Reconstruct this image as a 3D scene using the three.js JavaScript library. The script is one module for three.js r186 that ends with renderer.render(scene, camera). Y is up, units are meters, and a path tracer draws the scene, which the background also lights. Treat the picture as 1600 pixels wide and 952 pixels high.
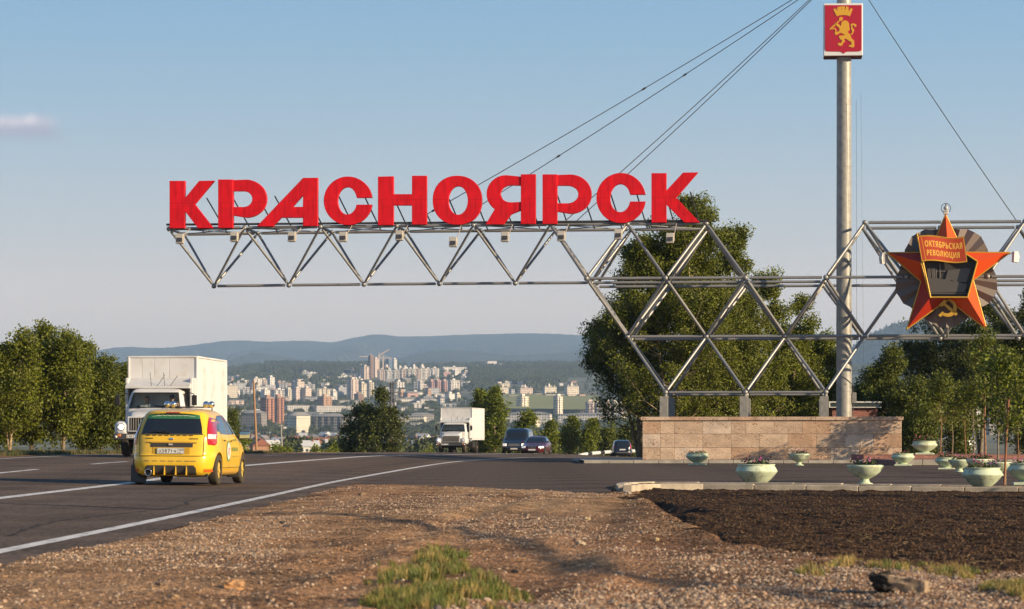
import * as THREE from 'three';
import { mergeGeometries, mergeVertices } from 'three/addons/utils/BufferGeometryUtils.js';
import { RoundedBoxGeometry } from 'three/addons/geometries/RoundedBoxGeometry.js';
import { TessellateModifier } from 'three/addons/modifiers/TessellateModifier.js';
import { MarchingCubes } from 'three/addons/objects/MarchingCubes.js';
import { Brush, Evaluator, SUBTRACTION } from 'three-bvh-csg';

// ---------------------------------------------------------------- camera
// A long lens held low at the roadside, looking straight ahead (-z), shifted upwards.
const FOCAL = 4600, EYE = 0.91, HOR = 689;            // focal length and horizon in pixels of the 1600 px wide photograph
const scene = new THREE.Scene();
const camera = new THREE.PerspectiveCamera(2 * Math.atan(HOR / FOCAL) * 180 / Math.PI, 1600 / (2 * HOR), 0.5, 60000);
camera.position.set(0, EYE, 0);
camera.setViewOffset(1600, 2 * HOR, 0, 0, 1600, 952);
camera.focus = 105;
camera.userData.fStop = 7.5;
camera.updateProjectionMatrix();

// ---------------------------------------------------------------- sun, sky, exposure
const SUN_AZ = 61 * Math.PI / 180, SUN_EL = 17.5 * Math.PI / 180;   // azimuth from straight behind the camera, towards the right
const sunDir = new THREE.Vector3(Math.sin(SUN_AZ) * Math.cos(SUN_EL), Math.sin(SUN_EL), Math.cos(SUN_AZ) * Math.cos(SUN_EL));
const sun = new THREE.DirectionalLight(new THREE.Color().setRGB(1.0, 0.785, 0.52), 5.0);
sun.name = 'sun';
sun.position.copy(sunDir).multiplyScalar(400).add(new THREE.Vector3(0, 0, -100));
sun.target.position.set(0, 0, -100);
sun.castShadow = true;
sun.shadow.mapSize.set(4096, 4096);
Object.assign(sun.shadow.camera, { left: -120, right: 120, top: 120, bottom: -120, near: 1, far: 900 });
scene.add(sun, sun.target);
const renderer = new THREE.WebGLRenderer({ antialias: true });
renderer.setSize(1024, 609);
renderer.toneMapping = THREE.LinearToneMapping;
renderer.toneMappingExposure = 1.65;
renderer.shadowMap.enabled = true;
renderer.shadowMap.type = THREE.PCFSoftShadowMap;
scene.fog = new THREE.FogExp2(new THREE.Color().setRGB(0.43, 0.63, 0.90), 0.000072);

// ---------------------------------------------------------------- small helpers
function rng(seed) { let s = seed >>> 0; return () => { s = (s + 0x6d2b79f5) | 0; let t = Math.imul(s ^ (s >>> 15), 1 | s); t = (t + Math.imul(t ^ (t >>> 7), 61 | t)) ^ t; return ((t ^ (t >>> 14)) >>> 0) / 4294967296; }; }
const clamp = (x, a, b) => Math.min(b, Math.max(a, x)), lerp = (a, b, t) => a + (b - a) * t;
const sstep = (a, b, x) => { const t = clamp((x - a) / (b - a), 0, 1); return t * t * (3 - 2 * t); };
const V = (x, y, z) => new THREE.Vector3(x, y, z);
// where a sight line through pixel (px, py) of the photograph stands at a distance d
const X = (px, d) => (px - 800) / FOCAL * d, Y = (py, d) => EYE + (HOR - py) / FOCAL * d, PX = (px, py, d) => V(X(px, d), Y(py, d), -d);
function hash2(ix, iy, s) { let h = Math.imul(ix, 374761393) ^ Math.imul(iy, 668265263) ^ Math.imul(s, 2147483647); h = Math.imul(h ^ (h >>> 13), 1274126177); return ((h ^ (h >>> 16)) >>> 0) / 4294967296; }
function vnoise(x, y, s = 1, per = 0) {
  const ix = Math.floor(x), iy = Math.floor(y), fx = x - ix, fy = y - iy, u = fx * fx * (3 - 2 * fx), v = fy * fy * (3 - 2 * fy);
  const w = per ? (k) => ((k % per) + per) % per : (k) => k;
  const a = hash2(w(ix), w(iy), s), b = hash2(w(ix + 1), w(iy), s), c = hash2(w(ix), w(iy + 1), s), d = hash2(w(ix + 1), w(iy + 1), s);
  return lerp(lerp(a, b, u), lerp(c, d, u), v);
}
function fbm(x, y, oct = 4, s = 1, per = 0) { let f = 0, a = 0.5, n = 0; for (let i = 0; i < oct; i++) { f += a * vnoise(x, y, s + i, per); n += a; x *= 2; y *= 2; per *= 2; a *= 0.5; } return f / n; }
// smooth monotone curve through [x, y] pairs
function curve(tab) {
  const n = tab.length, m = [];
  const dl = []; for (let i = 0; i < n - 1; i++) dl.push((tab[i + 1][1] - tab[i][1]) / (tab[i + 1][0] - tab[i][0]));
  for (let i = 0; i < n; i++) m.push(i === 0 ? dl[0] : i === n - 1 ? dl[n - 2] : dl[i - 1] * dl[i] <= 0 ? 0 : 2 * dl[i - 1] * dl[i] / (dl[i - 1] + dl[i]));
  return (x) => {
    if (x <= tab[0][0]) return tab[0][1]; if (x >= tab[n - 1][0]) return tab[n - 1][1];
    let i = 0; while (x > tab[i + 1][0]) i++;
    const h = tab[i + 1][0] - tab[i][0], t = (x - tab[i][0]) / h, t2 = t * t, t3 = t2 * t;
    return (2 * t3 - 3 * t2 + 1) * tab[i][1] + (t3 - 2 * t2 + t) * h * m[i] + (-2 * t3 + 3 * t2) * tab[i + 1][1] + (t3 - t2) * h * m[i + 1];
  };
}
const linear = (tab) => (x) => { if (x <= tab[0][0]) return tab[0][1]; for (let i = 0; i < tab.length - 1; i++) if (x <= tab[i + 1][0]) return lerp(tab[i][1], tab[i + 1][1], (x - tab[i][0]) / (tab[i + 1][0] - tab[i][0])); return tab[tab.length - 1][1]; };

// ---- names and labels
const taken = new Map();
function numbered(name) { const n = taken.get(name) ?? 0; taken.set(name, n + 1); return n ? name + '_' + String(n).padStart(3, '0') : name; }
function tag(o, label, category, group) { o.userData.label = label; o.userData.category = category; if (group) o.userData.group = group; return o; }
function thing(name, label, category, pos = [0, 0, 0], turn = 0, group) { const o = new THREE.Group(); o.name = numbered(name); o.position.set(...pos); o.rotation.y = turn; tag(o, label, category, group); scene.add(o); return o; }
function shade(o) { o.castShadow = o.receiveShadow = true; return o; }
function part(parent, name, geo, mat, label) { const m = shade(new THREE.Mesh(geo, mat)); m.name = name; if (label) m.userData.label = label; parent.add(m); return m; }
function struct(name, geo, mat) { const m = shade(new THREE.Mesh(geo, mat)); m.name = numbered(name); m.userData.kind = 'structure'; scene.add(m); return m; }
function copyOf(o, label, pos, turn, group) { const c = o.clone(); c.name = numbered(o.name.replace(/_\d{3}$/, '')); c.userData = { ...o.userData }; if (label) c.userData.label = label; if (group) c.userData.group = group; if (pos) c.position.set(...pos); if (turn !== undefined) c.rotation.y = turn; scene.add(c); return c; }

// ---- geometry
function clean(g) { g = g.index ? g.toNonIndexed() : g.clone(); for (const k of Object.keys(g.attributes)) if (!['position', 'normal', 'uv'].includes(k)) g.deleteAttribute(k); if (!g.attributes.normal) g.computeVertexNormals(); if (!g.attributes.uv) g.setAttribute('uv', new THREE.BufferAttribute(new Float32Array(g.attributes.position.count * 2), 2)); return g; }
const join = (list) => mergeGeometries(list.map(clean));
// uv in metres, by the plane each face lies nearest to
function metres(g, ox = 0, oy = 0) {
  g = clean(g); const p = g.attributes.position, uv = g.attributes.uv, a = V(), b = V(), c = V(), n = V();
  for (let i = 0; i < p.count; i += 3) {
    a.fromBufferAttribute(p, i); b.fromBufferAttribute(p, i + 1); c.fromBufferAttribute(p, i + 2);
    n.subVectors(b, a).cross(c.clone().sub(a)); const ax = Math.abs(n.x), ay = Math.abs(n.y), az = Math.abs(n.z);
    [a, b, c].forEach((q, k) => ay >= ax && ay >= az ? uv.setXY(i + k, q.x + ox, q.z + oy) : ax >= az ? uv.setXY(i + k, q.z + ox, q.y + oy) : uv.setXY(i + k, q.x + ox, q.y + oy));
  }
  return g;
}
const move = (g, x, y, z) => g.translate(x, y, z);
function box(w, h, d, x = 0, y = 0, z = 0) { return new THREE.BoxGeometry(w, h, d).translate(x, y, z); }
function rbox(w, h, d, r, x = 0, y = 0, z = 0, seg = 2) { return new RoundedBoxGeometry(w, h, d, seg, r).translate(x, y, z); }
const UP = V(0, 1, 0);
function rod(a, b, r, seg = 8, r2 = r) { const l = a.distanceTo(b), g = new THREE.CylinderGeometry(r2, r, l, seg); g.applyQuaternion(new THREE.Quaternion().setFromUnitVectors(UP, b.clone().sub(a).divideScalar(l))); const m = a.clone().add(b).multiplyScalar(0.5); return g.translate(m.x, m.y, m.z); }
function tube(points, r, seg = 40, rs = 6) { return new THREE.TubeGeometry(new THREE.CatmullRomCurve3(points), seg, r, rs); }
function shapeOf(pts, holes = []) { const s = new THREE.Shape(pts.map((p) => new THREE.Vector2(p[0], p[1]))); for (const h of holes) s.holes.push(new THREE.Path(h.map((p) => new THREE.Vector2(p[0], p[1])))); return s; }
function slab(pts, depth, holes = [], bevel = 0) { return new THREE.ExtrudeGeometry(shapeOf(pts, holes), { depth, bevelEnabled: bevel > 0, bevelThickness: bevel, bevelSize: bevel, bevelSegments: 1, steps: 1, curveSegments: 4 }); }

// ---- textures: every picture is computed from noise
function dataTex(n, fn, { srgb = true, metres: size = 1, h = n } = {}) {
  const d = new Uint8Array(n * h * 4);
  for (let y = 0; y < h; y++) for (let x = 0; x < n; x++) { const c = fn(x / n, y / h, x, y), o = (y * n + x) * 4; for (let k = 0; k < 3; k++) d[o + k] = clamp(Math.round((typeof c === 'number' ? c : c[k]) * 255), 0, 255); d[o + 3] = 255; }
  const t = new THREE.DataTexture(d, n, h); t.wrapS = t.wrapT = THREE.RepeatWrapping; t.magFilter = THREE.LinearFilter; t.minFilter = THREE.LinearMipmapLinearFilter; t.generateMipmaps = true;
  if (srgb) t.colorSpace = THREE.SRGBColorSpace; t.repeat.set(1 / size, 1 / size); t.needsUpdate = true; return t;
}
function canvasTex(w, h, draw, srgb = true) { const c = document.createElement('canvas'); c.width = w; c.height = h; draw(c.getContext('2d'), w, h); const t = new THREE.CanvasTexture(c); if (srgb) t.colorSpace = THREE.SRGBColorSpace; t.wrapS = t.wrapT = THREE.RepeatWrapping; return t; }
const toS = (c) => c <= 0.0031308 ? 12.92 * c : 1.055 * Math.pow(c, 1 / 2.4) - 0.055;
const S3 = (r, g, b) => [toS(r), toS(g), toS(b)];
function mat(r, g, b, rough = 0.8, extra = {}) { const { metal = 0, ...rest } = extra; const M = (rest.clearcoat || rest.transmission || rest.sheen || rest.specularIntensity !== undefined) ? THREE.MeshPhysicalMaterial : THREE.MeshStandardMaterial; return new M({ color: new THREE.Color().setRGB(r, g, b), roughness: rough, metalness: metal, side: THREE.DoubleSide, ...rest }); }

// ---------------------------------------------------------------- the sky: clear evening air and one small cloud low on the left
{
  const W = 4096, H = 2048, d = new Float32Array(W * H * 4);
  const ramp = [[-90, .22, .19, .16], [-1, .6, .5, .4], [0, .86, .66, .50], [1.5, .80, .64, .51], [2.5, .70, .59, .51], [4, .47, .48, .48], [6.5, .265, .375, .47], [9, .165, .31, .465], [12.5, .085, .235, .44], [20, .055, .145, .30], [40, .045, .115, .23], [90, .03, .08, .19]];
  const R = [1, 2, 3].map((k) => curve(ramp.map((r) => [r[0], r[k] * .91])));
  const sunRound = Math.atan2(sunDir.z, sunDir.x);
  for (let j = 0; j < H; j++) {
    const el = ((j + 0.5) / H - 0.5) * 180, base = R.map((f) => f(el)), dark = el < 20 && el > -1;
    for (let i = 0; i < W; i++) {
      const az = ((i + 0.5) / W - 0.5) * 2 * Math.PI; let c0 = base[0], c1 = base[1], c2 = base[2];
      let da = Math.abs(az - sunRound); if (da > Math.PI) da = 2 * Math.PI - da;
      const warm = Math.exp(-da * da * 1.6) * Math.exp(-Math.abs(el - 10) / 22);
      c0 += warm * .10; c1 += warm * .07; c2 += warm * .03;
      if (el > 5.2 && el < 7.2) {
        // the cloud: photograph x 0..100, y 178..216
        const dx = (az + Math.PI / 2) * FOCAL, px = 800 + Math.tan(az + Math.PI / 2) * FOCAL, py = HOR - Math.tan(el * Math.PI / 180) / Math.cos(az + Math.PI / 2) * FOCAL;
        if (Math.abs(dx) < 1500 && px > -160 && px < 130) {
          const n = fbm(px / 22, py / 9, 4, 5), top = 182 + 9 * (fbm(px / 16, 3, 3, 9) - .5), u = sstep(top - 4, top + 5, py) * sstep(224, 206, py + 12 * (n - .5)) * sstep(100 + 14 * (n - .5) + (py - 195) * .7, 70, px) * sstep(-150, -90, px);
          const a = u * (.72 + .4 * n) * .95, lit = sstep(206, 184, py);
          c0 = lerp(c0, lerp(.285, .56, lit * n * 1.5), a); c1 = lerp(c1, lerp(.285, .50, lit * n * 1.5), a); c2 = lerp(c2, lerp(.355, .54, lit * n * 1.5), a);
        }
      }
      const o = (j * W + i) * 4; d[o] = c0; d[o + 1] = c1; d[o + 2] = c2; d[o + 3] = 1;
    }
  }
  const t = new THREE.DataTexture(d, W, H, THREE.RGBAFormat, THREE.FloatType); t.mapping = THREE.EquirectangularReflectionMapping; t.magFilter = THREE.LinearFilter; t.needsUpdate = true;
  scene.background = t; scene.environment = t;
}

// ================================================================ THE LIE OF THE LAND
const roadX = curve([[-20, -4.5], [10, -4.3], [24, -4.2], [31.5, -4.1], [46, -4], [61.6, -3.95], [77.5, -3.7], [104.6, -3.15], [135, -2.25], [150, -1.3], [165, -.2], [180, .9], [197, 3.2], [213, 6.2], [240, 12], [270, 20], [330, 38]]);
const hRight = curve([[0, 0], [110, 0], [150, -.05], [180, -.12], [213, -.3], [240, -.55], [270, -.9], [330, -2.8]]);
const hMid = curve([[0, .02], [35, .02], [45, .04], [60, .06], [75, .18], [82, .225], [121, .24], [165, .12], [213, -.03], [240, -.35], [270, -.8], [330, -2.8]]);
const hLeft = curve([[0, .08], [45, .1], [60, .22], [89, .39], [100, .41], [150, .24], [165, .2], [213, .07], [240, -.2], [270, -.7], [330, -2.8]]);
const ROADW = 11.5;
function roadH(s, d) { return s <= 0 ? hRight(d) : s < 3.75 ? lerp(hRight(d), hMid(d), s / 3.75) : lerp(hMid(d), hLeft(d), clamp((s - 3.75) / (ROADW - 3.75), 0, 1)); }
const baseH = (x, d) => roadH(roadX(d) - x, d);
const apronD = linear([[-60, 70], [-3.6, 64], [-3.2, 61.6], [-1.25, 57], [.58, 53], [1.5, 50.6], [2.3, 52], [2.6, 61.2], [12, 57.9], [20, 55.2], [60, 42]]);
const backKerb = (x) => linear([[2.6, 61], [12, 57.7], [20, 55]])(x);
function asphaltSD(x, d) { const r = roadX(d), a = Math.max(x - (r + .6), r - 12.4 - x), b = Math.max(r + .5 - x, (apronD(x) - d) * .4); return Math.min(a, b); }
const soilL = linear([[15, 3.4], [22.9, 2.1], [26, 1.75], [32, 1.75], [48.7, 1.95], [62, 2.1]]), soilNear = linear([[1.5, 24], [2, 21.6], [2.8, 20.2], [3.5, 19.3], [6, 18]]);
function soilSD(x, d) { return Math.min((x - soilL(d)), (d - soilNear(x)) * .45, (backKerb(x) - d) * .6); }
const rut = linear([[10, -1.9], [18, -1.5], [25, -1.0], [33, -.5], [42, .0], [52, .6], [60, 1.2]]);
function groundH(x, d) {
  const n = fbm(x * .9 + 40, d * .45, 3, 3) - .5, b = d < 260 ? baseH(x, d) : -1.5 - (d - 260) * .012;
  let h = b + n * .055;
  if (d < 75) h += (fbm(x * 3.1, d * 2.6, 3, 17) - .5) * .045 + .06 * sstep(.3, 1.6, asphaltSD(x, d)) * fbm(x * .5, d * .16, 2, 8);
  if (d < 60) for (const [o, k] of [[0, 1], [1.55, .8], [.55, .5], [2.3, .55]]) { const c = rut(d) + o + (fbm(d * .25, o, 2, 83) - .5) * .3, q = (x - c) / .17; h += k * .5 * (.030 * Math.exp(-(q * q - 3.4) * (q * q - 3.4) * .35) - .048 * Math.exp(-q * q)); }
  h -= .17 * sstep(.02, .45, soilSD(x, d));
  const under = lerp(.03, .07, sstep(56, 66, d));
  return b - under + (h - b + under + .015) * sstep(-.28, .16, asphaltSD(x, d) + (fbm(x * 2.2, d * .8, 3, 29) - .5) * .5);
}
// far land: the height of the ground in the photograph by distance
const landPy = curve([[380, 736], [600, 718], [900, 709], [1500, 700], [1900, 694], [2500, 684], [3000, 671], [3600, 652], [4200, 632], [4800, 614], [5300, 600], [6000, 587], [6800, 578], [7600, 573], [9000, 574]]);
function landH(px, d) { return Y(landPy(d) + (fbm(px / 130 + 7, d / 900, 3, 61) - .5) * 4 * sstep(900, 3000, d) + sstep(430, 330, px) * 9 * sstep(5500, 7000, d), d); }
const landD = (py) => { let lo = 500, hi = 7600; for (let i = 0; i < 40; i++) { const m = (lo + hi) / 2; if (landPy(m) > py) lo = m; else hi = m; } return (lo + hi) / 2; };

const frontKerb = linear([[2.1, 54.3], [3.1, 56.3], [9, 54.8], [20, 52]]);
const sandy = (x, d) => sstep(.44, .62, fbm(x * .55 + 11, d * .13 + 4, 3, 57));
function sheet(xs, ds, H, tint) {      // a height sheet over rows of distance and columns of x (numbers or functions of d)
  const p = [], uv = [], ix = [], w = xs.length, co = [];
  for (const d of ds) for (const q of xs) { const x = typeof q === 'function' ? q(d) : q; p.push(x, H(x, d), -d); uv.push(x, d); if (tint) co.push(...tint(x, d)); }
  for (let j = 0; j < ds.length - 1; j++) for (let i = 0; i < w - 1; i++) { const a = j * w + i, b = a + 1, c = a + w, e = c + 1; ix.push(a, b, c, b, e, c); }
  const g = new THREE.BufferGeometry(); g.setAttribute('position', new THREE.Float32BufferAttribute(p, 3)); g.setAttribute('uv', new THREE.Float32BufferAttribute(uv, 2)); if (tint) g.setAttribute('color', new THREE.Float32BufferAttribute(co, 3)); g.setIndex(ix); g.computeVertexNormals(); return g;
}
function steps(...runs) { const out = []; for (const [a, b, s] of runs) for (let v = a; v < b - 1e-6; v += s) out.push(v); out.push(runs[runs.length - 1][1]); return out; }

// ---------------------------------------------------------------- surfaces
const per = (u, v, f, o, s) => fbm(u * f, v * f, o, s, f);
const gravelTex = dataTex(1024, (u, v) => { const a = per(u, v, 4, 4, 3), b = per(u, v, 64, 3, 11), c = per(u, v, 220, 2, 19); const t = .55 + (a - .5) * .9 + (b - .5) * .9 + (c - .5) * 1.1, w = clamp((per(u, v, 9, 3, 31) - .45) * 2, 0, 1); return S3(lerp(.275, .335, w) * t, lerp(.172, .222, w) * t, lerp(.10, .134, w) * t); }, { metres: 3.1 });
const gravelBump = dataTex(1024, (u, v) => .5 + (per(u, v, 90, 2, 11) - .5) * 1.0 + (per(u, v, 260, 2, 19) - .5) * .8, { srgb: false, metres: 3.1 });
const mGravel = mat(1.75, 1.66, 1.56, .95, { vertexColors: true, specularIntensity: .25, map: gravelTex, bumpMap: gravelBump, bumpScale: .022 });
const soilTex = dataTex(512, (u, v) => { const t = .5 + (per(u, v, 6, 4, 5) - .5) * .9 + (per(u, v, 60, 3, 7) - .5) * 1.3; return S3(.092 * t, .048 * t, .023 * t); }, { metres: 1.9 });
const soilBump = dataTex(512, (u, v) => per(u, v, 40, 4, 21), { srgb: false, metres: 1.9 });
const mSoil = mat(1, 1, 1, .95, { specularIntensity: .2, map: soilTex, bumpMap: soilBump, bumpScale: .03 });
const asphaltTex = dataTex(1024, (u, v) => { const t = .62 + (per(u, v, 3, 4, 41) - .5) * .75 + (per(u, v, 130, 2, 43) - .5) * .9 + (hash2(Math.floor(u * 512), Math.floor(v * 512), 4) > .985 ? .7 : 0); return S3(.205 * t, .150 * t, .114 * t); }, { metres: 5.3 });
const asphaltBump = dataTex(512, (u, v) => per(u, v, 128, 2, 47), { srgb: false, metres: 2 });
const mRoad = mat(.94, .94, .95, .9, { vertexColors: true, specularIntensity: .3, map: asphaltTex, bumpMap: asphaltBump, bumpScale: .008 });
const mApron = mat(.78, .76, .76, .9, { specularIntensity: .3, map: asphaltTex, bumpMap: asphaltBump, bumpScale: .006 });
const wearTex = dataTex(512, (u, v) => { const n = per(u, v, 24, 4, 51), t = n < .40 ? .42 : .8 + (n - .5) * .4; return S3(.9 * t, .87 * t, .82 * t); }, { metres: 2 });
const mPaint = mat(1, 1, 1, .7, { map: wearTex });
const concreteTex = dataTex(512, (u, v) => { const t = .8 + (per(u, v, 5, 4, 71) - .5) * .6 + (per(u, v, 90, 2, 73) - .5) * .35; return S3(.42 * t, .385 * t, .33 * t); }, { metres: 1.4 });
const mKerb = mat(1.3, 1.2, 1.06, .85, { map: concreteTex });
const mConcrete = mat(1, 1, 1, .85, { map: concreteTex });
const landTex = dataTex(1024, (u, v) => { const a = per(u, v, 12, 4, 81), b = per(u, v, 60, 3, 83), g = clamp((a - .42) * 5, 0, 1), t = .7 + b * .6; return S3(lerp(.15, .055, g) * t, lerp(.14, .068, g) * t, lerp(.08, .03, g) * t); }, { metres: 1500 });
const mLand = mat(1, 1, 1, .95, { map: landTex });
const forestTex = dataTex(1024, (u, v) => { const a = per(u, v, 10, 4, 91), b = per(u, v, 150, 2, 93), t = .55 + (a - .5) * 1.5 + (b - .5) * 1.4; return S3(.045 * t, .058 * t, .024 * t); }, { metres: 2600 });
const forestBump = dataTex(1024, (u, v) => per(u, v, 128, 3, 97), { srgb: false, metres: 2600 });
const mForest = mat(1, 1, 1, .97, { map: forestTex, bumpMap: forestBump, bumpScale: 70 });

// ---------------------------------------------------------------- ground sheets
struct('ground', sheet(steps([-160, -40, 20], [-40, -8, 2], [-8, 6, .09], [6, 14, .2], [14, 60, 2], [60, 180, 20]), steps([-60, 8, 8], [8, 13, 1], [13, 34, .1], [34, 66, .2], [66, 130, 4], [130, 440, 10]), groundH, (x, d) => { const s = sandy(x, d), r = fbm(x * .35 + 30, d * .1, 2, 59), q = fbm(x * 2.1, d * 1.4, 3, 60); return [lerp(.80, 1.22, s) * (.85 + q * .3), lerp(.72, 1.16, s) * (.86 + q * .28 - (r - .5) * .25), lerp(.68, 1.06, s) * (.88 + q * .24 - (r - .5) * .35)]; }), mGravel);
const RS = steps([-60, 20, 8], [20, 120, 2.5], [120, 330, 5]);
struct('road', sheet(steps([-.6, 12.4, .25]).reverse().map((s) => (d) => roadX(d) - s), RS, (x, d) => baseH(x, d), (x, d) => { const s = roadX(d) - x, lane = ((s % 3.8) + 3.8) % 3.8, track = Math.exp(-Math.pow((lane - 1.15) / .32, 2)) + Math.exp(-Math.pow((lane - 2.75) / .32, 2)), drip = Math.exp(-Math.pow((lane - 1.95) / .22, 2)), n = fbm(s * .7, d * .07, 3, 23) - .5, patch = fbm(s * .22 + 3, d * .035, 2, 25) < .36 ? -.12 : 0, k = 1 - track * .16 - drip * .10 + n * .45 + patch + sstep(.1, -.5, s) * .1; return [k, k * .99, k * .98]; }), mRoad);
struct('parking_apron', (() => {
  const us = steps([0, 8, .4], [8, 60, 3]), p = [], uv = [], ix = [], n = 60;
  for (let j = 0; j <= n; j++) for (const u of us) { let x = roadX(90) + .5 + u, d0 = apronD(x) + (fbm(x * 1.7, 3, 3, 5) - .5) * 1.2 * (x < 2.2 ? 1 : 0); const t = j / n, d = lerp(d0, 215, t * t * .55 + t * .45); x = roadX(d) + .5 + u; p.push(x, hRight(d) - .004, -d); uv.push(x, d); }
  const w = us.length; for (let j = 0; j < n; j++) for (let i = 0; i < w - 1; i++) { const a = j * w + i; ix.push(a, a + 1, a + w, a + 1, a + w + 1, a + w); }
  const g = new THREE.BufferGeometry(); g.setAttribute('position', new THREE.Float32BufferAttribute(p, 3)); g.setAttribute('uv', new THREE.Float32BufferAttribute(uv, 2)); g.setIndex(ix); g.computeVertexNormals(); return g;
})(), mApron);
function stripe(s0, w, d0, d1) { return sheet([s0 + w / 2, s0 - w / 2].map((s) => (d) => roadX(d) - s), steps([d0, d1, 2.5]), (x, d) => baseH(x, d) + .005); }
struct('road_edge_line', stripe(0, .17, -20, 320), mPaint);
struct('road_centre_line', stripe(3.75, .25, -20, 320), mPaint);
struct('road_edge_line', stripe(11.5, .17, -20, 320), mPaint);
for (let d = -8; d < 230; d += 14.5) struct('road_lane_dash', stripe(7.62, .15, d, d + 6.5), mPaint);
for (const [pts, w] of [[[[-13, 40.5], [-9, 41.6], [-6.6, 41], [-4.6, 38.8]], .035], [[[-9.5, 88], [-7.6, 80], [-7.9, 70], [-7.3, 61]], .03], [[[-4.3, 52], [-4.9, 47], [-4.6, 40], [-5.1, 33], [-4.8, 28]], .02]]) { const c = new THREE.CatmullRomCurve3(pts.map((p) => V(p[0], 0, -p[1]))).getPoints(60), p = [], ix = []; c.forEach((q, i) => { const a = c[Math.max(0, i - 1)], b = c[Math.min(60, i + 1)], t = b.clone().sub(a).normalize(), k = w * (.5 + hash2(i, 7, 3)), j = (hash2(i, 3, 5) - .5) * .08; for (const s of [-1, 1]) { const x = q.x + j - s * t.z * k, z = q.z + s * t.x * k; p.push(x, baseH(x, -z) + .005, z); } if (i) ix.push(2 * i - 2, 2 * i, 2 * i - 1, 2 * i - 1, 2 * i, 2 * i + 1); }); const g = new THREE.BufferGeometry(); g.setAttribute('position', new THREE.Float32BufferAttribute(p, 3)); g.setIndex(ix); g.computeVertexNormals(); struct('road_crack_and_shadow', g, mat(.018, .016, .015, .95)); }  // first strip paints the overhead cable's shadow line; the other two are cracks
struct('soil_bed', sheet(steps([1.2, 9, .06], [9, 30, .8]), steps([17, 36, .09], [36, 62, .2]), (x, d) => {
  const s = soilSD(x, d) + (fbm(x * 1.7, d * .38, 4, 14) - .5) * 1.5, fk = frontKerb(x);
  return baseH(x, d) - .20 - clamp((x - 3) * .006, 0, .08) - (d < fk ? .055 * sstep(fk - 9, fk - 1.5, d) : .02) + (.235 + (fbm(x * 4, d * 3, 4, 33) - .5) * .10 + (fbm(x * 14, d * 11, 2, 35) - .5) * .03) * sstep(-.35, .3, s);
}), mSoil);
// the valley and the slope that the town stands on
{
  const pxs = steps([-500, 2100, 20]), ds = steps([400, 1200, 40], [1200, 9000, 90]);
  struct('valley_terrain', sheet(pxs.map((q) => (d) => X(q, d)), ds, (x, d) => landH(x / d * FOCAL + 800, d)), mLand);
  const meadow = [[788, 626], [917, 629], [930, 648], [785, 650]];
  struct('meadow', sheet(steps([775, 935, 8]).map((q) => (d) => X(q, d)), steps([landD(650), landD(626), 40]), (x, d) => landH(x / d * FOCAL + 800, d) + 9), mat(.25, .25, .06, .95));
}
function range(D, ridge, foot, seed, name) {
  const r = curve(ridge), a = ridge[0][0], b = ridge[ridge.length - 1][0], rows = 26;
  const pxs = steps([a, b, 6]), p = [], uv = [], ix = [];
  for (let j = 0; j <= rows + 4; j++) for (const q of pxs) {
    const t = j / rows, over = Math.max(0, t - 1), d = D - 4200 + 4200 * t, yr = Y(r(q) + (fbm(q / 9, 2, 3, seed + 9) - .5) * 1.6, D), yf = Y(foot, D - 4200);
    const x = X(q, D), fold = (fbm(x / 620, d / 2100, 5, seed) - .5) * 2;
    const raw = lerp(yf, yr, Math.pow(Math.min(t, 1), .85)) + fold * 300 * Math.sin(Math.PI * Math.min(t, 1)), cap = EYE + (yr - EYE) / D * d - (1 - Math.min(t, 1)) * 130, h = (t < 1 ? Math.min(raw, cap + (raw - cap) * .12 * (raw > cap ? 0 : 1)) : raw) - over * 900;
    p.push(x, h, -d); uv.push(x, d);
  }
  const w = pxs.length; for (let j = 0; j < rows + 4; j++) for (let i = 0; i < w - 1; i++) { const k = j * w + i; ix.push(k, k + 1, k + w, k + 1, k + w + 1, k + w); }
  const g = new THREE.BufferGeometry(); g.setAttribute('position', new THREE.Float32BufferAttribute(p, 3)); g.setAttribute('uv', new THREE.Float32BufferAttribute(uv, 2)); g.setIndex(ix); g.computeVertexNormals();
  struct(name, g, mForest);
}
range(17000, [[-500, 566], [-200, 562], [0, 556], [131, 551], [200, 542], [247, 544], [284, 541], [375, 532], [412, 534], [475, 532.5], [516, 535], [543, 530], [589, 523], [630, 526], [680, 525], [760, 522], [830, 521], [910, 524], [1000, 530], [1200, 545], [1340, 545], [1600, 530], [2100, 525]], 600, 201, 'mountains');
range(12500, [[100, 596], [250, 588], [345, 578], [395, 551], [430, 555], [480, 565], [540, 573], [600, 568], [640, 556], [690, 547], [740, 549], [800, 555], [850, 553], [910, 549], [980, 551], [1060, 565], [1150, 590]], 604, 233, 'mountains');
range(9300, [[1100, 620], [1250, 596], [1330, 558], [1375, 531], [1400, 522], [1440, 516], [1520, 522], [1600, 532], [1700, 545], [1900, 590]], 625, 251, 'mountains');

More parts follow.
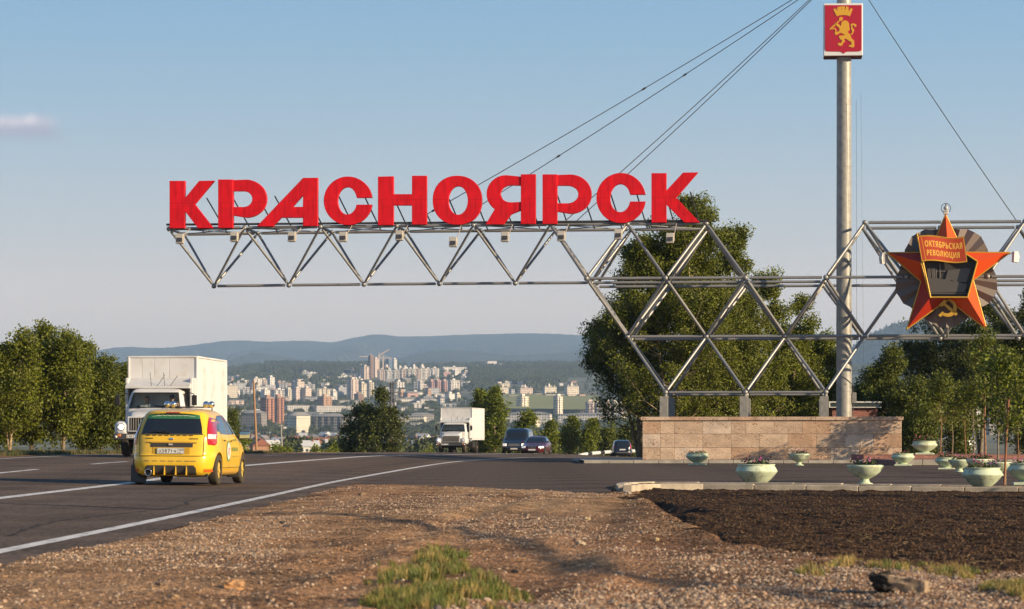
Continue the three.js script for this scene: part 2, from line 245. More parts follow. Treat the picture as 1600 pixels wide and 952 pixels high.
// ================================================================ THE TOWN GATE: plinth, lattice, letters, mast, order star
const TH = 5 * Math.PI / 180, GD = 127, GX = X(1040, GD), GATE = [GX, 0, -GD];
function gp(px, py, lz) {        // a sight line meets the gate's own plane lz: its place in the gate's axes
  const k = (px - 800) / FOCAL, d = (GX * Math.sin(TH) + GD * Math.cos(TH) - lz) / (k * Math.sin(TH) + Math.cos(TH));
  return V((k * d - GX) * Math.cos(TH) + (GD - d) * Math.sin(TH), Y(py, d), lz);
}
function gateThing(name, label, cat, at, group) {      // a thing whose base stands at a point of the gate's axes; children use axes from that base
  const c = Math.cos(TH), s = Math.sin(TH);
  return thing(name, label, cat, [GX + at.x * c - at.z * s, at.y, -GD + at.x * s + at.z * c], -TH, group);
}
const galvTex = dataTex(512, (u, v) => { const t = .78 + (per(u, v, 8, 4, 103) - .5) * .5 + (per(u, v, 60, 2, 107) - .5) * .2; return S3(.34 * t, .34 * t, .33 * t); }, { metres: 1.2 });
const mGalv = mat(1, 1, 1, .42, { map: galvTex, metal: .35 });
const mGalvDull = mat(.92, .90, .86, .6, { map: galvTex, metal: .1 });
const mMast = mat(1.15, 1.13, 1.05, .45, { map: galvTex, metal: .15 });
const mDark = mat(.03, .03, .032, .6), mBlack = mat(.012, .012, .013, .7), mCable = mat(.05, .055, .06, .5);
const mRed = mat(.70, .005, .015, .5, { specularIntensity: .5, map: dataTex(512, (u, v) => { const a = per(u, v, 6, 4, 111), s = fbm(u * 40, v * 3, 3, 113, 0), seam = Math.abs(v * 2.4 - 1.1) < .012 || Math.abs(u * 2.4 - .7) < .010 || Math.abs(u * 2.4 - 1.9) < .010 ? .72 : 1, k = (.9 + (a - .5) * .4 - clamp((s - .55) * 1.2, 0, .25)) * seam; return S3(k, k * 1.05, k); }, { metres: 2.4 }) });
const mGold = mat(.62, .36, .045, .4, { metal: .25 });

// ---- plinth clad in veined stone, tile by tile
{
  const stone = [0, 1, 2, 3].map((k) => dataTex(512, (u, v) => {
    const a = per(u, v, 3, 4, 121 + k * 9), w = per(u, v, 4, 4, 123 + k * 9), q = Math.abs(((u * (k === 2 ? 9 : 3) + v * (k === 2 ? 6 : 11) + (w - .5) * 5) % 1 + 1) % 1 - .5), vein = sstep(.13, .02, q) * clamp((per(u, v, 6, 3, 127 + k) - .33) * 4, 0, 1), f = per(u, v, 50, 3, 129);
    const q2 = Math.abs(((u * 2 - v * 17 + (per(u, v, 7, 4, 125 + k * 5) - .5) * 7) % 1 + 1) % 1 - .5), fine = sstep(.16, .03, q2) * clamp((per(u, v, 9, 3, 131 + k) - .4) * 3.5, 0, 1);
    const t = (.84 + (a - .5) * .55 + (f - .5) * .35) * (1 - fine * .45), r = [.64, .67, .70, .62][k], g = [.465, .495, .55, .41][k], b = [.325, .35, .42, .265][k];
    return S3(lerp(r * t, .20, vein * .85), lerp(g * t, .095, vein * .88), lerp(b * t, .045, vein * .9));
  }, { metres: 1.3 }));
  const mStone = stone.map((t) => mat(1, 1, 1, .45, { map: t }));
  const mRough = mat(1.0, .62, .48, .8, { map: concreteTex });
  const L = gp(1004, 722, 1.9), R = gp(1409, 722, 1.9), w = R.x - L.x, front = 1.9, back = -8.6, dp = front - back, top = 1.78, mid = (L.x + R.x) / 2;
  const t = gateThing('stone_plinth', 'long low plinth clad in veined beige stone under the steel lattice', 'plinth', V(mid, .1, front));
  const H = top - .1;
  part(t, 'core', box(w - .08, H, dp - .08, 0, H / 2, -dp / 2), mConcrete);
  const rows = [[0, .52], [.52, 1.10], [1.10, H]], r = rng(5);
  const put = (x0, x1, y0, y1, side) => {
    const g = .010, len = x1 - x0 - g, hh = y1 - y0 - g, geo = metres(rbox(side < 2 ? len : .04, hh, side < 2 ? .04 : len, .008, 0, 0, 0, 1), r() * 9, r() * 9);
    const m = part(t, 'tile', geo, mStone[side === 0 && x0 < -w / 2 + .1 && y0 > .4 && y1 < 1.2 ? 2 : Math.floor(r() * 3.99 * (y0 < .4 ? 1 : .9))]);
    const c = (x0 + x1) / 2, cy = (y0 + y1) / 2, out = (r() - .5) * .004;
    if (side === 0) m.position.set(c, cy, -.02 + out); else if (side === 1) m.position.set(c, cy, -dp + .02); else m.position.set(side === 2 ? -w / 2 + .02 : w / 2 - .02, cy, c);
  };
  for (const [y0, y1] of rows) for (const side of [0, 1]) { let x = -w / 2, first = true; while (x < w / 2 - .02) { const l = first ? .76 : (r() < .14 ? .6 : 1.2), e = Math.min(w / 2, x + l); put(x, w / 2 - e < .3 ? w / 2 : e, y0, y1, side); x = w / 2 - e < .3 ? w / 2 : e; first = false; } }
  for (const [y0, y1] of rows) for (const side of [2, 3]) for (let k = 0; k < 9; k++) { const z0 = -dp + .04 + (dp - .08) * k / 9; put(z0, z0 + (dp - .08) / 9, y0, y1, side); }
  const cop = (x, z, lx, lz, y = H + .075) => { const m = part(t, 'coping_slab', metres(rbox(lx - .008, .15, lz - .008, .012, 0, 0, 0, 1), r() * 9, r() * 9), mStone[[0, 1, 3, 0][Math.floor(r() * 4)]]); m.position.set(x, y, z); };
  for (let k = 0; k < 9; k++) { const lx = (w + .16) / 9, x = -w / 2 - .08 + lx * (k + .5); cop(x, -.2, lx, .56); cop(x, -dp + .2, lx, .56, H + .095); }
  for (let k = 0; k < 8; k++) { const lz = (dp - .96) / 8; for (const s of [-1, 1]) cop(s * (w / 2 - .2), -.48 - lz * (k + .5), .56, lz); }
  part(t, 'planting_soil', sheet(steps([-w / 2 + .45, w / 2 - .45, .3]), steps([.48, dp - .48, .3]), (x, d) => H + .03 + fbm(x * 2, d * 2, 3, 44) * .13), mSoil);
  // the kerbed pad that it stands on, and the red-paved terrace on its right
  const pad = thing('kerbed_pad', 'low kerbed concrete pad around the foot of the stone plinth', 'paving', [X(912, 118), 0, -118]);
  part(pad, 'concrete_top', metres(box(34, .1, 22, 17, .05, -11.16)), mConcrete);
  for (let k = 0; k < 34; k++) part(pad, 'kerb_stone', metres(rbox(.985, .13, .15, .015, k + .5, .065, -.075, 1), k * 3, k), mConcrete);
  for (let k = 0; k < 8; k++) part(pad, 'kerb_stone', metres(rbox(.15, .13, .985, .015, .075, .065, -.65 - k, 1), k * 3, k), mConcrete);
  const paver = dataTex(512, (u, v) => { const x = u * 10, y = v * 20, row = Math.floor(y), q = x + (row % 2) * .5, j = (q % 1 < .04 || y % 1 < .07), t = .75 + hash2(Math.floor(q) % 10, row, 5) * .5; return j ? S3(.06, .04, .035) : S3(.30 * t, .13 * t, .10 * t); }, { metres: 2 });
  const ter = thing('paved_terrace', 'terrace of dull red pavers with a grey kerb beside the plinth', 'paving', [14.2, 0, -109]);
  part(ter, 'paving', metres(box(26, .2, 8.7, 13, .098, -4.5)), mat(1, 1, 1, .85, { map: paver }));
  for (let k = 0; k < 26; k++) part(ter, 'kerb_stone', metres(rbox(.985, .21, .15, .015, k + .5, .105, -.075, 1), k * 5, k), mConcrete);
  part(ter, 'step', metres(box(26, .25, 4.4, 13, .218, -12)), mat(.95, 1, 1, .85, { map: paver }));
}

// ---- the lattice of galvanised tubes
const A = 3.44, DY = [3.0, 5.47, 7.93, 10.40];
const nodeX = (i) => i < -.6 ? -.5 * A + (i + .5) * 3.395 : i * A;
const nodeP = (l, i, k) => V(nodeX(i), DY[l] - (i < -1 ? .085 * Math.pow((-1 - i) / 5.5, 2) : 0), -k * A);    // k: depth in bays
{
  const t = gateThing('steel_lattice', 'galvanised steel tube lattice that carries the red letters over the road', 'truss', V(0, 1.9, 0));
  const UNIT = new THREE.CylinderGeometry(1, 1, 1, 10), BALL = new THREE.SphereGeometry(.115, 10, 8), CONE = new THREE.CylinderGeometry(1, .55, .22, 10);
  const lift = V(0, -1.9, 0), q = new THREE.Quaternion();
  const bar = (a, b, r, name = 'tube', m = mGalv) => { const d = b.clone().sub(a), l = d.length(), o = part(t, name, UNIT, m); d.divideScalar(l); const trim = name === 'tube' ? .16 : 0; o.position.copy(a).add(b).multiplyScalar(.5).add(lift); o.quaternion.setFromUnitVectors(UP, d); o.scale.set(r, l - 2 * trim, r); };
  const at = new Map(), key = (l, i, k) => l + '/' + i + '/' + k, add = (l, i, k) => at.set(key(l, i, k), [l, i, k]);
  for (let i = 0; i <= 2; i++) for (const k of [0, 2]) add(0, i, k);
  for (let i = -.5; i <= 5; i++) for (const k of [.5, 1.5]) add(1, i, k);
  for (let i = -1; i <= 5; i++) for (const k of [0, 1, 2]) add(2, i, k);
  for (let i = -6; i <= -2; i++) add(2, i, 1);
  for (let i = -6.5; i <= 5; i++) if (i < 1 || i > 2) for (const k of [.5, 1.5]) add(3, i, k);
  for (const [l, i, k] of at.values()) {
    const p = nodeP(l, i, k), n = part(t, 'node', BALL, mGalv); n.position.copy(p).add(lift);
    if (at.has(key(l, i + 1, k)) && !(l === 2 && k === 1 && i === 2)) bar(p, nodeP(l, i + 1, k), l === 0 ? .055 : l === 3 ? .072 : .066);
    if (l === 3 && at.has(key(l, i, k + 1))) bar(p, nodeP(l, i, k + 1), .06);
    if (l === 2 && (i === -1 || i === 5) && k < 2) bar(p, nodeP(l, i, k + 1), .06);
    if (l === 1 && i === -.5 && k < 1) bar(p, nodeP(l, i, k + 1), .06);
    if (l < 3) for (const di of [-.5, .5]) for (const dk of [-.5, .5]) if (at.has(key(l + 1, i + di, k + dk))) bar(p, nodeP(l + 1, i + di, k + dk), i < -1 ? .057 : .066);
    if (l === 3 && k === .5 && at.has(key(3, i + 1, .5)) && i < 1) { bar(p, nodeP(3, i + 1, 1.5), .022, 'brace_rod'); bar(nodeP(3, i, 1.5), nodeP(3, i + 1, .5), .022, 'brace_rod'); }
  }
  for (let i = 0; i <= 2; i++) for (const k of [0, 2]) {
    const p = nodeP(0, i, k), f = part(t, 'footing_box', metres(rbox(.36, .92, .36, .012, 0, 0, 0, 1)), mGalvDull); f.position.set(p.x - (k ? 0 : .07), .46, p.z);
    const s = part(t, 'stub', new THREE.CylinderGeometry(.075, .085, .26, 10), mGalvDull); s.position.set(p.x, 1.0, p.z);
  }
  bar(V(nodeX(-6.5) - .1, DY[3] + .10, -.5 * A + .06), V(nodeX(.5) + .1, DY[3] + .12, -.5 * A + .06), .05, 'letter_rail', mDark);
}

// ---- the ten letters, each an outline read from the photograph's own proportions
{
  const el = (cx, cy, rx, ry, a0, a1, n = 18, e = 2) => Array.from({ length: n + 1 }, (_, i) => { const a = (a0 + (a1 - a0) * i / n) * Math.PI / 180, c = Math.cos(a), s = Math.sin(a), p = 2 / e; return [cx + rx * Math.sign(c) * Math.pow(Math.abs(c), p), cy - ry * Math.sign(s) * Math.pow(Math.abs(s), p)]; });
  const z7 = (u, v) => [240 + u * .2875, 250 + v * .2877], z8 = (u, v) => [680 + u * .2875, 250 + v * .2877];
  const K = (a, b, t, m, dx, up, dn) => [[[a, t], [b, t], [b, t + 95], [up[0], up[1]], [up[0] + dx, up[1] - 2], [b + 52, m], [dn[0], dn[1]], [dn[0] - dx, dn[1]], [b, m + 36], [b, dn[1]], [a, dn[1]]]];
  const P = (a, b, t, e, R, bo, i0, i1, ir) => { const cy = (t + bo) / 2, ic = (i0 + i1) / 2; return [[[a, t], [b, t], [b, e], [a, e]], [[b, t + 3], ...el(b + 72, cy, R - b - 72, (bo - t) / 2, 90, -90, 20), [b, bo - 12], [b, i1], ...el(b + 56, ic, ir - b - 56, (i1 - i0) / 2, -90, 90, 16), [b, i0]]]; };
  const C = (cx, cy, rx, ry, ix, iy, o0, o1) => { const a0 = Math.asin((cy - o0) / ry) * 180 / Math.PI, a1 = 360 - Math.asin((o1 - cy) / ry) * 180 / Math.PI, b0 = Math.asin((cy - o0) / iy) * 180 / Math.PI, b1 = 360 - Math.asin((o1 - cy) / iy) * 180 / Math.PI; return [[...el(cx, cy, rx, ry, a0, a1, 34), ...el(cx - 4, cy, ix, iy, b1, b0, 30)]]; };
  const letters = [
    ['К', z7, K(87, 168, 115, 240, 80, [247, 115], [322, 370]), [], 'red letter К above the free left end of the truss'],
    ['Р', z7, P(352, 430, 108, 369, 612, 312, 168, 257, 537), [], 'red letter Р between the first К and the А'],
    ['А', z7, [[[812, 99], [890, 98], [890, 358], [812, 358], [812, 312], [690, 312], [648, 360], [562, 360]]], [[[812, 188], [752, 256], [812, 256]]], 'red slanting letter А, third of the name'],
    ['С', z7, C(1056, 222, 131, 131, 54, 76, 204, 244), [], 'red letter С between the А and the Н'],
    ['Н', z7, [[[1220, 92], [1302, 90], [1302, 187], [1405, 187], [1405, 87], [1483, 87], [1483, 350], [1405, 350], [1405, 245], [1302, 245], [1302, 353], [1220, 353]]], [], 'red letter Н, the only one with two full uprights'],
    ['О', z8, [el(120, 219, 133, 132, 0, 357, 44, 2.15)], [el(124, 220, 54, 79, 0, 357, 36)], 'red closed round letter О in the middle of the name'],
    ['Я', z8, [[[467, 80], [545, 79], [545, 347], [467, 347]], [[467, 92], ...el(385, 185, 105, 101, 90, 235, 18), [275, 349], [372, 349], [412, 294], [467, 272], [467, 229], ...el(412, 184, 59, 48, 270, 90, 16), [467, 138]]], [], 'red letter Я with its bowl on the left'],
    ['Р', z8, P(585, 662, 80, 347, 849, 291, 138, 237, 779), [], 'red letter Р between the Я and the last С'],
    ['С', z8, C(1010, 207, 133, 135, 56, 78, 187, 227), [], 'red letter С beside the last К, tree behind its lower half'],
    ['К', z8, K(1177, 1256, 73, 205, 80, [1348, 70], [1436, 339]), [], 'red letter К at the right end of the name before the tree'],
  ];
  const LZ = -.5 * A + .18;
  for (const [, z, outs, holes, label] of letters) {
    const to = (p) => { const q = gp(...z(p[0], p[1]), LZ); return [q.x, q.y]; };
    const all = outs.flat().map(to), cx = (Math.min(...all.map((p) => p[0])) + Math.max(...all.map((p) => p[0]))) / 2, by = Math.min(...all.map((p) => p[1]));
    const t = gateThing('red_letter', label, 'letter', V(cx, by, LZ), 'red letters of the town name');
    const rel = (ps) => ps.map(to).map((p) => [p[0] - cx, p[1] - by]);
    part(t, 'letter_body', metres(join(outs.map((o, i) => slab(rel(o), i === 0 && outs.length > 1 ? .30 : .26, i === 0 ? holes.map(rel) : [], .012).translate(0, 0, -.26))), cx, 0), mRed);
    const wd = Math.max(...all.map((p) => p[0])) - cx;
    for (const s of [-.45, .62]) part(t, 'stay_rod', rod(V(s * wd, 1.35, -.3), V(s * wd + .35, .02, -A + .1), .03, 6), mDark);
    part(t, 'foot_bar', box(wd * 1.5, .05, .06, 0, -.03, -.14), mDark);
  }
}

// ---- floodlights hung under the top chord
{
  const spots = [[281, 373], [366, 370], [456, 370], [536, 370], [624, 368], [708, 378], [789, 370], [877, 369], [966, 366], [1047, 372]];
  const names = ['at the free left end of the truss', 'under the second letter', 'under the slanting third letter', 'under the fourth letter', 'under the middle letter with two uprights', 'hanging lower than the rest under the closed round letter', 'under the letter with its bowl on the left', 'under the eighth letter', 'under the ninth letter', 'under the last letter, tree behind it'];
  const body = new THREE.ExtrudeGeometry(shapeOf([[-.13, -.2], [.10, -.22], [.16, -.02], [.13, .2], [-.10, .2], [-.15, .02]]), { depth: .30, bevelEnabled: true, bevelSize: .012, bevelThickness: .012, bevelSegments: 1 }).translate(0, 0, -.15).rotateY(Math.PI / 2);
  const mLamp = mat(.46, .43, .38, .55, { metal: .2 }), mGlass = mat(.05, .05, .055, .15);
  spots.forEach(([px, py], i) => {
    const p = gp(px, py, -.62), t = gateThing('floodlight', 'grey boxy floodlight ' + names[i], 'floodlight', p, 'floodlights hung under the letters');
    part(t, 'housing', body, mLamp);
    part(t, 'lens', box(.24, .17, .02, 0, -.08, .155).rotateX(-.18), mGlass);
    const up = nodeP(3, 0, .5).y - p.y - (px < 500 ? .08 : 0);
    part(t, 'bracket', join([rod(V(.18, -.12, 0), V(.18, .14, -.02), .018, 6), rod(V(.18, .14, -.02), V(.24, up, -.5 * A + .62 + .05), .02, 6), rod(V(-.17, -.12, 0), V(.18, -.12, 0), .018, 6), rod(V(-.17, -.12, .0), V(-.17, -.2, .1), .015, 6)]), mLamp);
  });
}

// ---- the mast, the boxes on it, the shield sign
const MASTLZ = -A;
{
  const b = gp(1319, 650, MASTLZ), t = gateThing('steel_mast', 'tall grey steel tube mast rising out of the stone plinth', 'mast', V(b.x, 1.8, MASTLZ));
  part(t, 'shaft', metres(new THREE.CylinderGeometry(.315, .345, 20.4, 40, 1).translate(0, 10.2, 0)), mMast);
  for (const y of [1.3, 3.2, 5.6, 8.4, 11.2, 13.9]) part(t, 'weld_ring', new THREE.TorusGeometry(.345 - y * .0015, .010, 6, 40).rotateX(Math.PI / 2).translate(0, y, 0), mMast);
  part(t, 'top_cap', new THREE.CylinderGeometry(.36, .36, .08, 32).translate(0, 20.44, 0), mGalv);
  const e = part(t, 'meter_box', rbox(.19, .48, .26, .015, .44, 1.0, .02), mGalvDull);
  part(t, 'conduit', join([rod(V(.40, .76, 0), V(.40, .05, 0), .022, 6), tube([V(.42, 1.24, .02), V(.40, 1.5, .12), V(.2, 1.75, .32), V(-.1, 1.95, .36)], .014, 24), tube([V(.40, 1.24, .05), V(.34, 1.42, .16), V(.05, 1.62, .36)], .010, 20)]), mCable);
  // the shield sign, a box that the mast runs through; outlines in pixels of an enlargement (9.52 times)
  const s = gateThing('shield_sign', 'white box sign with a red shield and golden lion high on the mast', 'sign', gp(1317.5, 91, MASTLZ));
  const o = gp(1317.5, 91, MASTLZ), zf = .6, q = (u, v) => { const p = gp(1280 + u / 9.525, v / 9.525, MASTLZ + zf); return [p.x - o.x, p.y - o.y]; };
  const mWhite = mat(.72, .73, .72, .4), c0 = q(68, 52), c1 = q(652, 826), y0 = c1[1], y1 = c0[1], x0 = c0[0], x1 = c1[0];
  part(s, 'box', rbox(x1 - x0, y1 - y0, 2 * zf, .03, (x0 + x1) / 2, (y0 + y1) / 2, 0), mWhite);
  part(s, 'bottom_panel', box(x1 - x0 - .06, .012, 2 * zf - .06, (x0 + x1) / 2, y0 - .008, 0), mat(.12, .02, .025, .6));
  const field = [...[[88, 78], [632, 78], [632, 735], [625, 752], [606, 764], [420, 768], [385, 780], [365, 800], [345, 780], [310, 768], [118, 764], [98, 752], [90, 735]].map((p) => q(...p))];
  for (const sg of [1, -1]) part(s, 'shield', (() => { const g = slab(field, .012, [], .004); return sg > 0 ? g.translate(0, 0, zf + .002) : g.rotateY(Math.PI).translate(x0 + x1, 0, -zf - .002); })(), mat(.42, .004, .02, .35, { clearcoat: .3 }));
  const gold = mat(.66, .36, .03, .5), put = (name, lists, d = .014) => part(s, name, join(lists.map((l) => slab(l.map((p) => q(...p)), d, [], .003).translate(0, 0, zf + .018))), gold);
  put('crown', [[[212, 140], [230, 128], [240, 140], [250, 128], [268, 165], [276, 162], [268, 118], [286, 102], [296, 112], [306, 98], [328, 102], [330, 148], [340, 148], [330, 102], [345, 92], [356, 104], [368, 92], [384, 102], [378, 148], [388, 150], [402, 98], [418, 96], [428, 110], [438, 104], [436, 160], [446, 165], [466, 128], [482, 122], [490, 136], [502, 132], [478, 192], [456, 244], [420, 230], [360, 224], [300, 230], [266, 244], [240, 200]]]);
  put('lion', [
    [[330, 345], [345, 322], [372, 306], [400, 308], [428, 325], [444, 352], [448, 400], [456, 440], [438, 462], [420, 478], [448, 502], [470, 530], [480, 572], [520, 606], [522, 660], [524, 700], [498, 710], [470, 700], [440, 694], [452, 674], [484, 668], [480, 624], [440, 606], [405, 578], [385, 575], [366, 590], [390, 616], [356, 640], [345, 672], [322, 686], [290, 676], [275, 650], [300, 640], [322, 646], [345, 608], [312, 582], [296, 556], [300, 534], [350, 530], [388, 524], [352, 500], [318, 488], [280, 512], [246, 522], [230, 500], [252, 478], [294, 472], [306, 440], [300, 420], [262, 384], [232, 366], [240, 342], [262, 340], [290, 362], [322, 390], [330, 372]],
    [[474, 520], [496, 514], [512, 478], [524, 450], [510, 430], [498, 414], [492, 380], [500, 372], [520, 378], [522, 398], [545, 402], [556, 382], [546, 362], [520, 354], [490, 352], [470, 366], [478, 400], [476, 430], [492, 462], [490, 488], [470, 510]]]);
  put('spade', [[[154, 432], [168, 418], [300, 300], [296, 276], [312, 258], [336, 254], [356, 268], [350, 296], [330, 312], [308, 312], [182, 436], [168, 446]]]);
  put('sickle', [[[196, 430], [216, 416], [238, 418], [256, 440], [258, 470], [246, 492], [234, 488], [244, 462], [236, 440], [222, 430], [200, 442]]]);
}

// ---- guy ropes from the masthead
{
  const head = gp(1319, 650, MASTLZ).x, world = (p) => V(GX + p.x * Math.cos(TH) - p.z * Math.sin(TH), p.y, -GD + p.x * Math.sin(TH) + p.z * Math.cos(TH));
  const run = (a, b, label, marks, r = .019) => {
    const pa = world(a), pb = world(b), t = thing('guy_rope', label, 'cable', [pb.x, pb.y, pb.z], 0, 'steel ropes from the masthead'), d = pa.clone().sub(pb), sag = (k) => d.clone().multiplyScalar(k).add(V(0, -Math.sin(Math.PI * k) * .12, 0));
    part(t, 'rope', tube([0, .2, .4, .6, .8, 1].map(sag), r, 40, 5), mCable);
    for (const k of marks) part(t, 'clamp', rod(sag(k - .004), sag(k + .004), .05, 6), mDark);
  };
  const top = (dx, dz, y = 21.55) => V(head + dx, y, MASTLZ + dz);
  run(top(-.3, .15), gp(637, 352, -.5 * A), 'uppermost steel rope from the masthead to the truss near the letter Н', [.06, .55]);
  run(top(-.28, -.2), gp(690, 359, -1.5 * A), 'second steel rope from the masthead to the truss near the letter О', [.08, .3, .62]);
  run(top(-.3, .1, 21.5), gp(877, 351, -.5 * A), 'steeper steel rope from the masthead to the truss below the second Р, front one', [.1]);
  run(top(-.27, -.1, 21.5), gp(886, 359, -1.5 * A), 'steeper steel rope from the masthead to the truss below the second Р, rear one', [.12]);
  run(top(.3, .1), gp(1590, 347, -.5 * A), 'steel rope from the masthead down to the right wing of the truss', []);
  run(V(head + .52, 15.9, MASTLZ + .5), V(head + .55, 5.2, MASTLZ + .3), 'thin slack cable hanging close along the right of the mast', [], .007);
  run(V(head + .72, 16.2, MASTLZ + .5), V(head + .86, 3.4, MASTLZ + .3), 'thinner pale cable hanging a little right of the mast', [], .004);
}

// ---- the order star with its pleated disc, banner, picture and emblem; outlines in pixels of an enlargement (4.138 times)
{
  const LZ = .25, C = gp(1480.5, 433, LZ), t = gateThing('star_monument', 'big red five-pointed order star on a pleated grey disc', 'monument', V(C.x, C.y, LZ));
  const p3 = (u, v, z = 0) => { const p = gp(1340 + u / 4.138, 310 + v / 4.138, LZ); return V(p.x - C.x, p.y - C.y, z); };
  const mPl = [mat(.17, .14, .12, .55, { metal: .2 }), mat(.185, .155, .13, .55, { metal: .2 })], mEnamel = mat(.72, .085, .014, .4, { specularIntensity: .5 }), mEnamelShade = mat(.40, .03, .012, .42, { specularIntensity: .5 });
  const tri = (...v) => { const g = new THREE.BufferGeometry(); g.setAttribute('position', new THREE.Float32BufferAttribute(v.flatMap((p) => p.toArray()), 3)); g.computeVertexNormals(); return clean(g); };
  // pleats: 40 folded plates round the centre
  const c = p3(577, 500), N = 44, R = [];
  for (let i = 0; i <= N; i++) { const a = i / N * 2 * Math.PI, lobe = Math.cos(5 * (a - Math.PI / 2 + Math.PI)); R.push(V(c.x, c.y, (i % 2 ? .075 : -.075) - .25).add(V(Math.cos(a), Math.sin(a), 0).multiplyScalar(2.08 + .13 * lobe + (i % 2 ? .0 : .05)))); }
  const hub = V(c.x, c.y, -.1);
  for (let i = 0; i < N; i++) { const a = R[i], b = R[i + 1], h = V(0, 0, -.03); part(t, 'pleat', tri(hub, a, b, hub.clone().add(h), b.clone().add(h), a.clone().add(h), a, a.clone().add(h), b, b, a.clone().add(h), b.clone().add(h)), mPl[i % 2]); }
  part(t, 'back_frame', join([rod(V(-1.6, .3, -.35), V(1.6, .3, -.35), .05), rod(V(-1.2, -1.4, -.35), V(1.2, -1.4, -.35), .05), rod(V(0, 2, -.35), V(0, -2.2, -.35), .05), rod(V(-1.2, .3, -.35), V(-1.2, .3, -1.1), .05), rod(V(1.2, .3, -.35), V(1.2, .3, -1.1), .05), rod(V(0, -1.9, -.35), V(.1, -2.5, -1.7), .06)]), mGalv);
  const tips = [[570, 105], [985, 352], [835, 848], [320, 845], [193, 353]], inner = [[684, 350], [747, 530], [582, 655], [411, 538], [466, 350]], ridge = [[576, 290], [768, 415], [705, 645], [465, 645], [405, 420]];
  const Z0 = .06, ZR = .70, E = .05;
  for (let k = 0; k < 5; k++) {
    const T = p3(...tips[k], Z0), r = p3(...ridge[k], ZR), a = p3(...inner[k], Z0), b = p3(...inner[(k + 4) % 5], Z0), r2 = p3(...ridge[(k + 1) % 5], ZR);
    part(t, 'star_facet', tri(T, r, a), k === 1 || k === 2 || k === 0 ? mEnamel : mEnamelShade); part(t, 'star_facet', tri(T, b, r), k === 3 ? mEnamelShade : mEnamel);  // darker enamel copy puts shade into the left and inner facets and sides
    part(t, 'star_facet', tri(r, r2, a), mEnamelShade);
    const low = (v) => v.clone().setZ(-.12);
    part(t, 'star_side', tri(T, a, low(a), T, low(a), low(T), T, low(b), b, T, low(T), low(b)), mEnamelShade);
    part(t, 'gold_edge', join([rod(T, a, .035, 6), rod(T, b, .035, 6), new THREE.SphereGeometry(.04, 8, 6).translate(T.x, T.y, T.z)]), mGold);
    part(t, 'picture_frame', join([rod(r, r2, .038, 6)]), mGold);
  }
  // the picture: a ship in relief on a dark ground, sunk in the frame
  const pent = ridge.map((p) => p3(...p)).map((v) => [v.x, v.y]), mSea = mat(.05, .046, .042, .5, { metal: .3 }), mShip = mat(.12, .11, .10, .45, { metal: .4 });
  part(t, 'picture_ground', slab(pent, .02)  .translate(0, 0, .34), mSea);
  for (let k = 0; k < 5; k++) { const a = p3(...ridge[k], ZR), b = p3(...ridge[(k + 1) % 5], ZR), a0 = a.clone().setZ(.34), b0 = b.clone().setZ(.34); part(t, 'picture_wall', tri(a, a0, b, b, a0, b0), mSea); }
  const rel = (pts, z, dz) => slab(pts.map((p) => p3(...p)).map((v) => [v.x, v.y]), dz, [], .012).translate(0, 0, z);
  part(t, 'ship_relief', join([rel([[436, 530], [470, 522], [500, 520], [560, 530], [640, 545], [705, 560], [690, 612], [470, 612]], .37, .10), rel([[448, 460], [466, 456], [468, 520], [452, 524]], .37, .08), rel([[474, 456], [494, 454], [496, 518], [478, 520]], .37, .08), rel([[500, 454], [508, 454], [508, 520], [502, 520]], .37, .06), rel([[526, 425], [534, 425], [534, 520], [526, 520]], .37, .07), rel([[500, 470], [560, 474], [560, 480], [500, 478]], .37, .05), rel([[582, 470], [700, 455], [728, 462], [700, 545], [640, 545], [600, 530], [560, 545]], .37, .05), rel([[440, 612], [720, 618], [712, 624], [445, 622]], .37, .08)]), mShip);
  // the banner on its staff
  const rows = 6, cols = 16, U = [[390, 258], [700, 420]], wave = (s) => 10 * Math.sin(s * 5.6 + .4), P = [], IX = [], UVs = [];
  for (const side of [0, 1]) for (let j = 0; j <= rows; j++) for (let i = 0; i <= cols; i++) { const s = i / cols, k = j / rows, u = lerp(lerp(382, 680, s), lerp(410, 703, s), k), v = lerp(lerp(258, 256, s), lerp(418, 415, s), k) - wave(s) * .8, z = .80 + .05 * Math.sin(s * 5.6 + 1) - side * .05, q = p3(u, v, z); P.push(q.x, q.y, q.z); UVs.push(s, 1 - k); }
  for (const side of [0, 1]) for (let j = 0; j < rows; j++) for (let i = 0; i < cols; i++) { const a = side * (rows + 1) * (cols + 1) + j * (cols + 1) + i, b = a + cols + 1; side ? IX.push(a, a + 1, b, a + 1, b + 1, b) : IX.push(a, b, a + 1, a + 1, b, b + 1); }
  const bg = new THREE.BufferGeometry(); bg.setAttribute('position', new THREE.Float32BufferAttribute(P, 3)); bg.setAttribute('uv', new THREE.Float32BufferAttribute(UVs, 2)); bg.setIndex(IX); bg.computeVertexNormals();
  const text = canvasTex(640, 340, (g, w, h) => {
    g.fillStyle = '#b8431f'; g.fillRect(0, 0, w, h); g.strokeStyle = '#d9a437'; g.lineWidth = 16; g.strokeRect(4, 4, w - 8, h - 8); g.beginPath(); g.moveTo(52, 6); g.lineTo(58, h - 6); g.lineWidth = 8; g.stroke();
    g.fillStyle = '#e6b648'; g.textAlign = 'left'; g.textBaseline = 'alphabetic';
    const word = (s, x0, x1, y, hgt) => { g.save(); g.font = 'bold ' + hgt + 'px sans-serif'; const m = g.measureText(s).width; g.translate(x0, y); g.transform(1, 0.01, -.08, 1, 0, 0); g.scale((x1 - x0) / m, 1.28); g.fillText(s, 0, 0); g.restore(); };
    word('ОКТЯБРЬСКАЯ', 74, 606, 150, 92); word('РЕВОЛЮЦИЯ', 80, 552, 270, 86);
  });
  part(t, 'banner', bg, mat(1, 1, 1, .5, { map: text }));
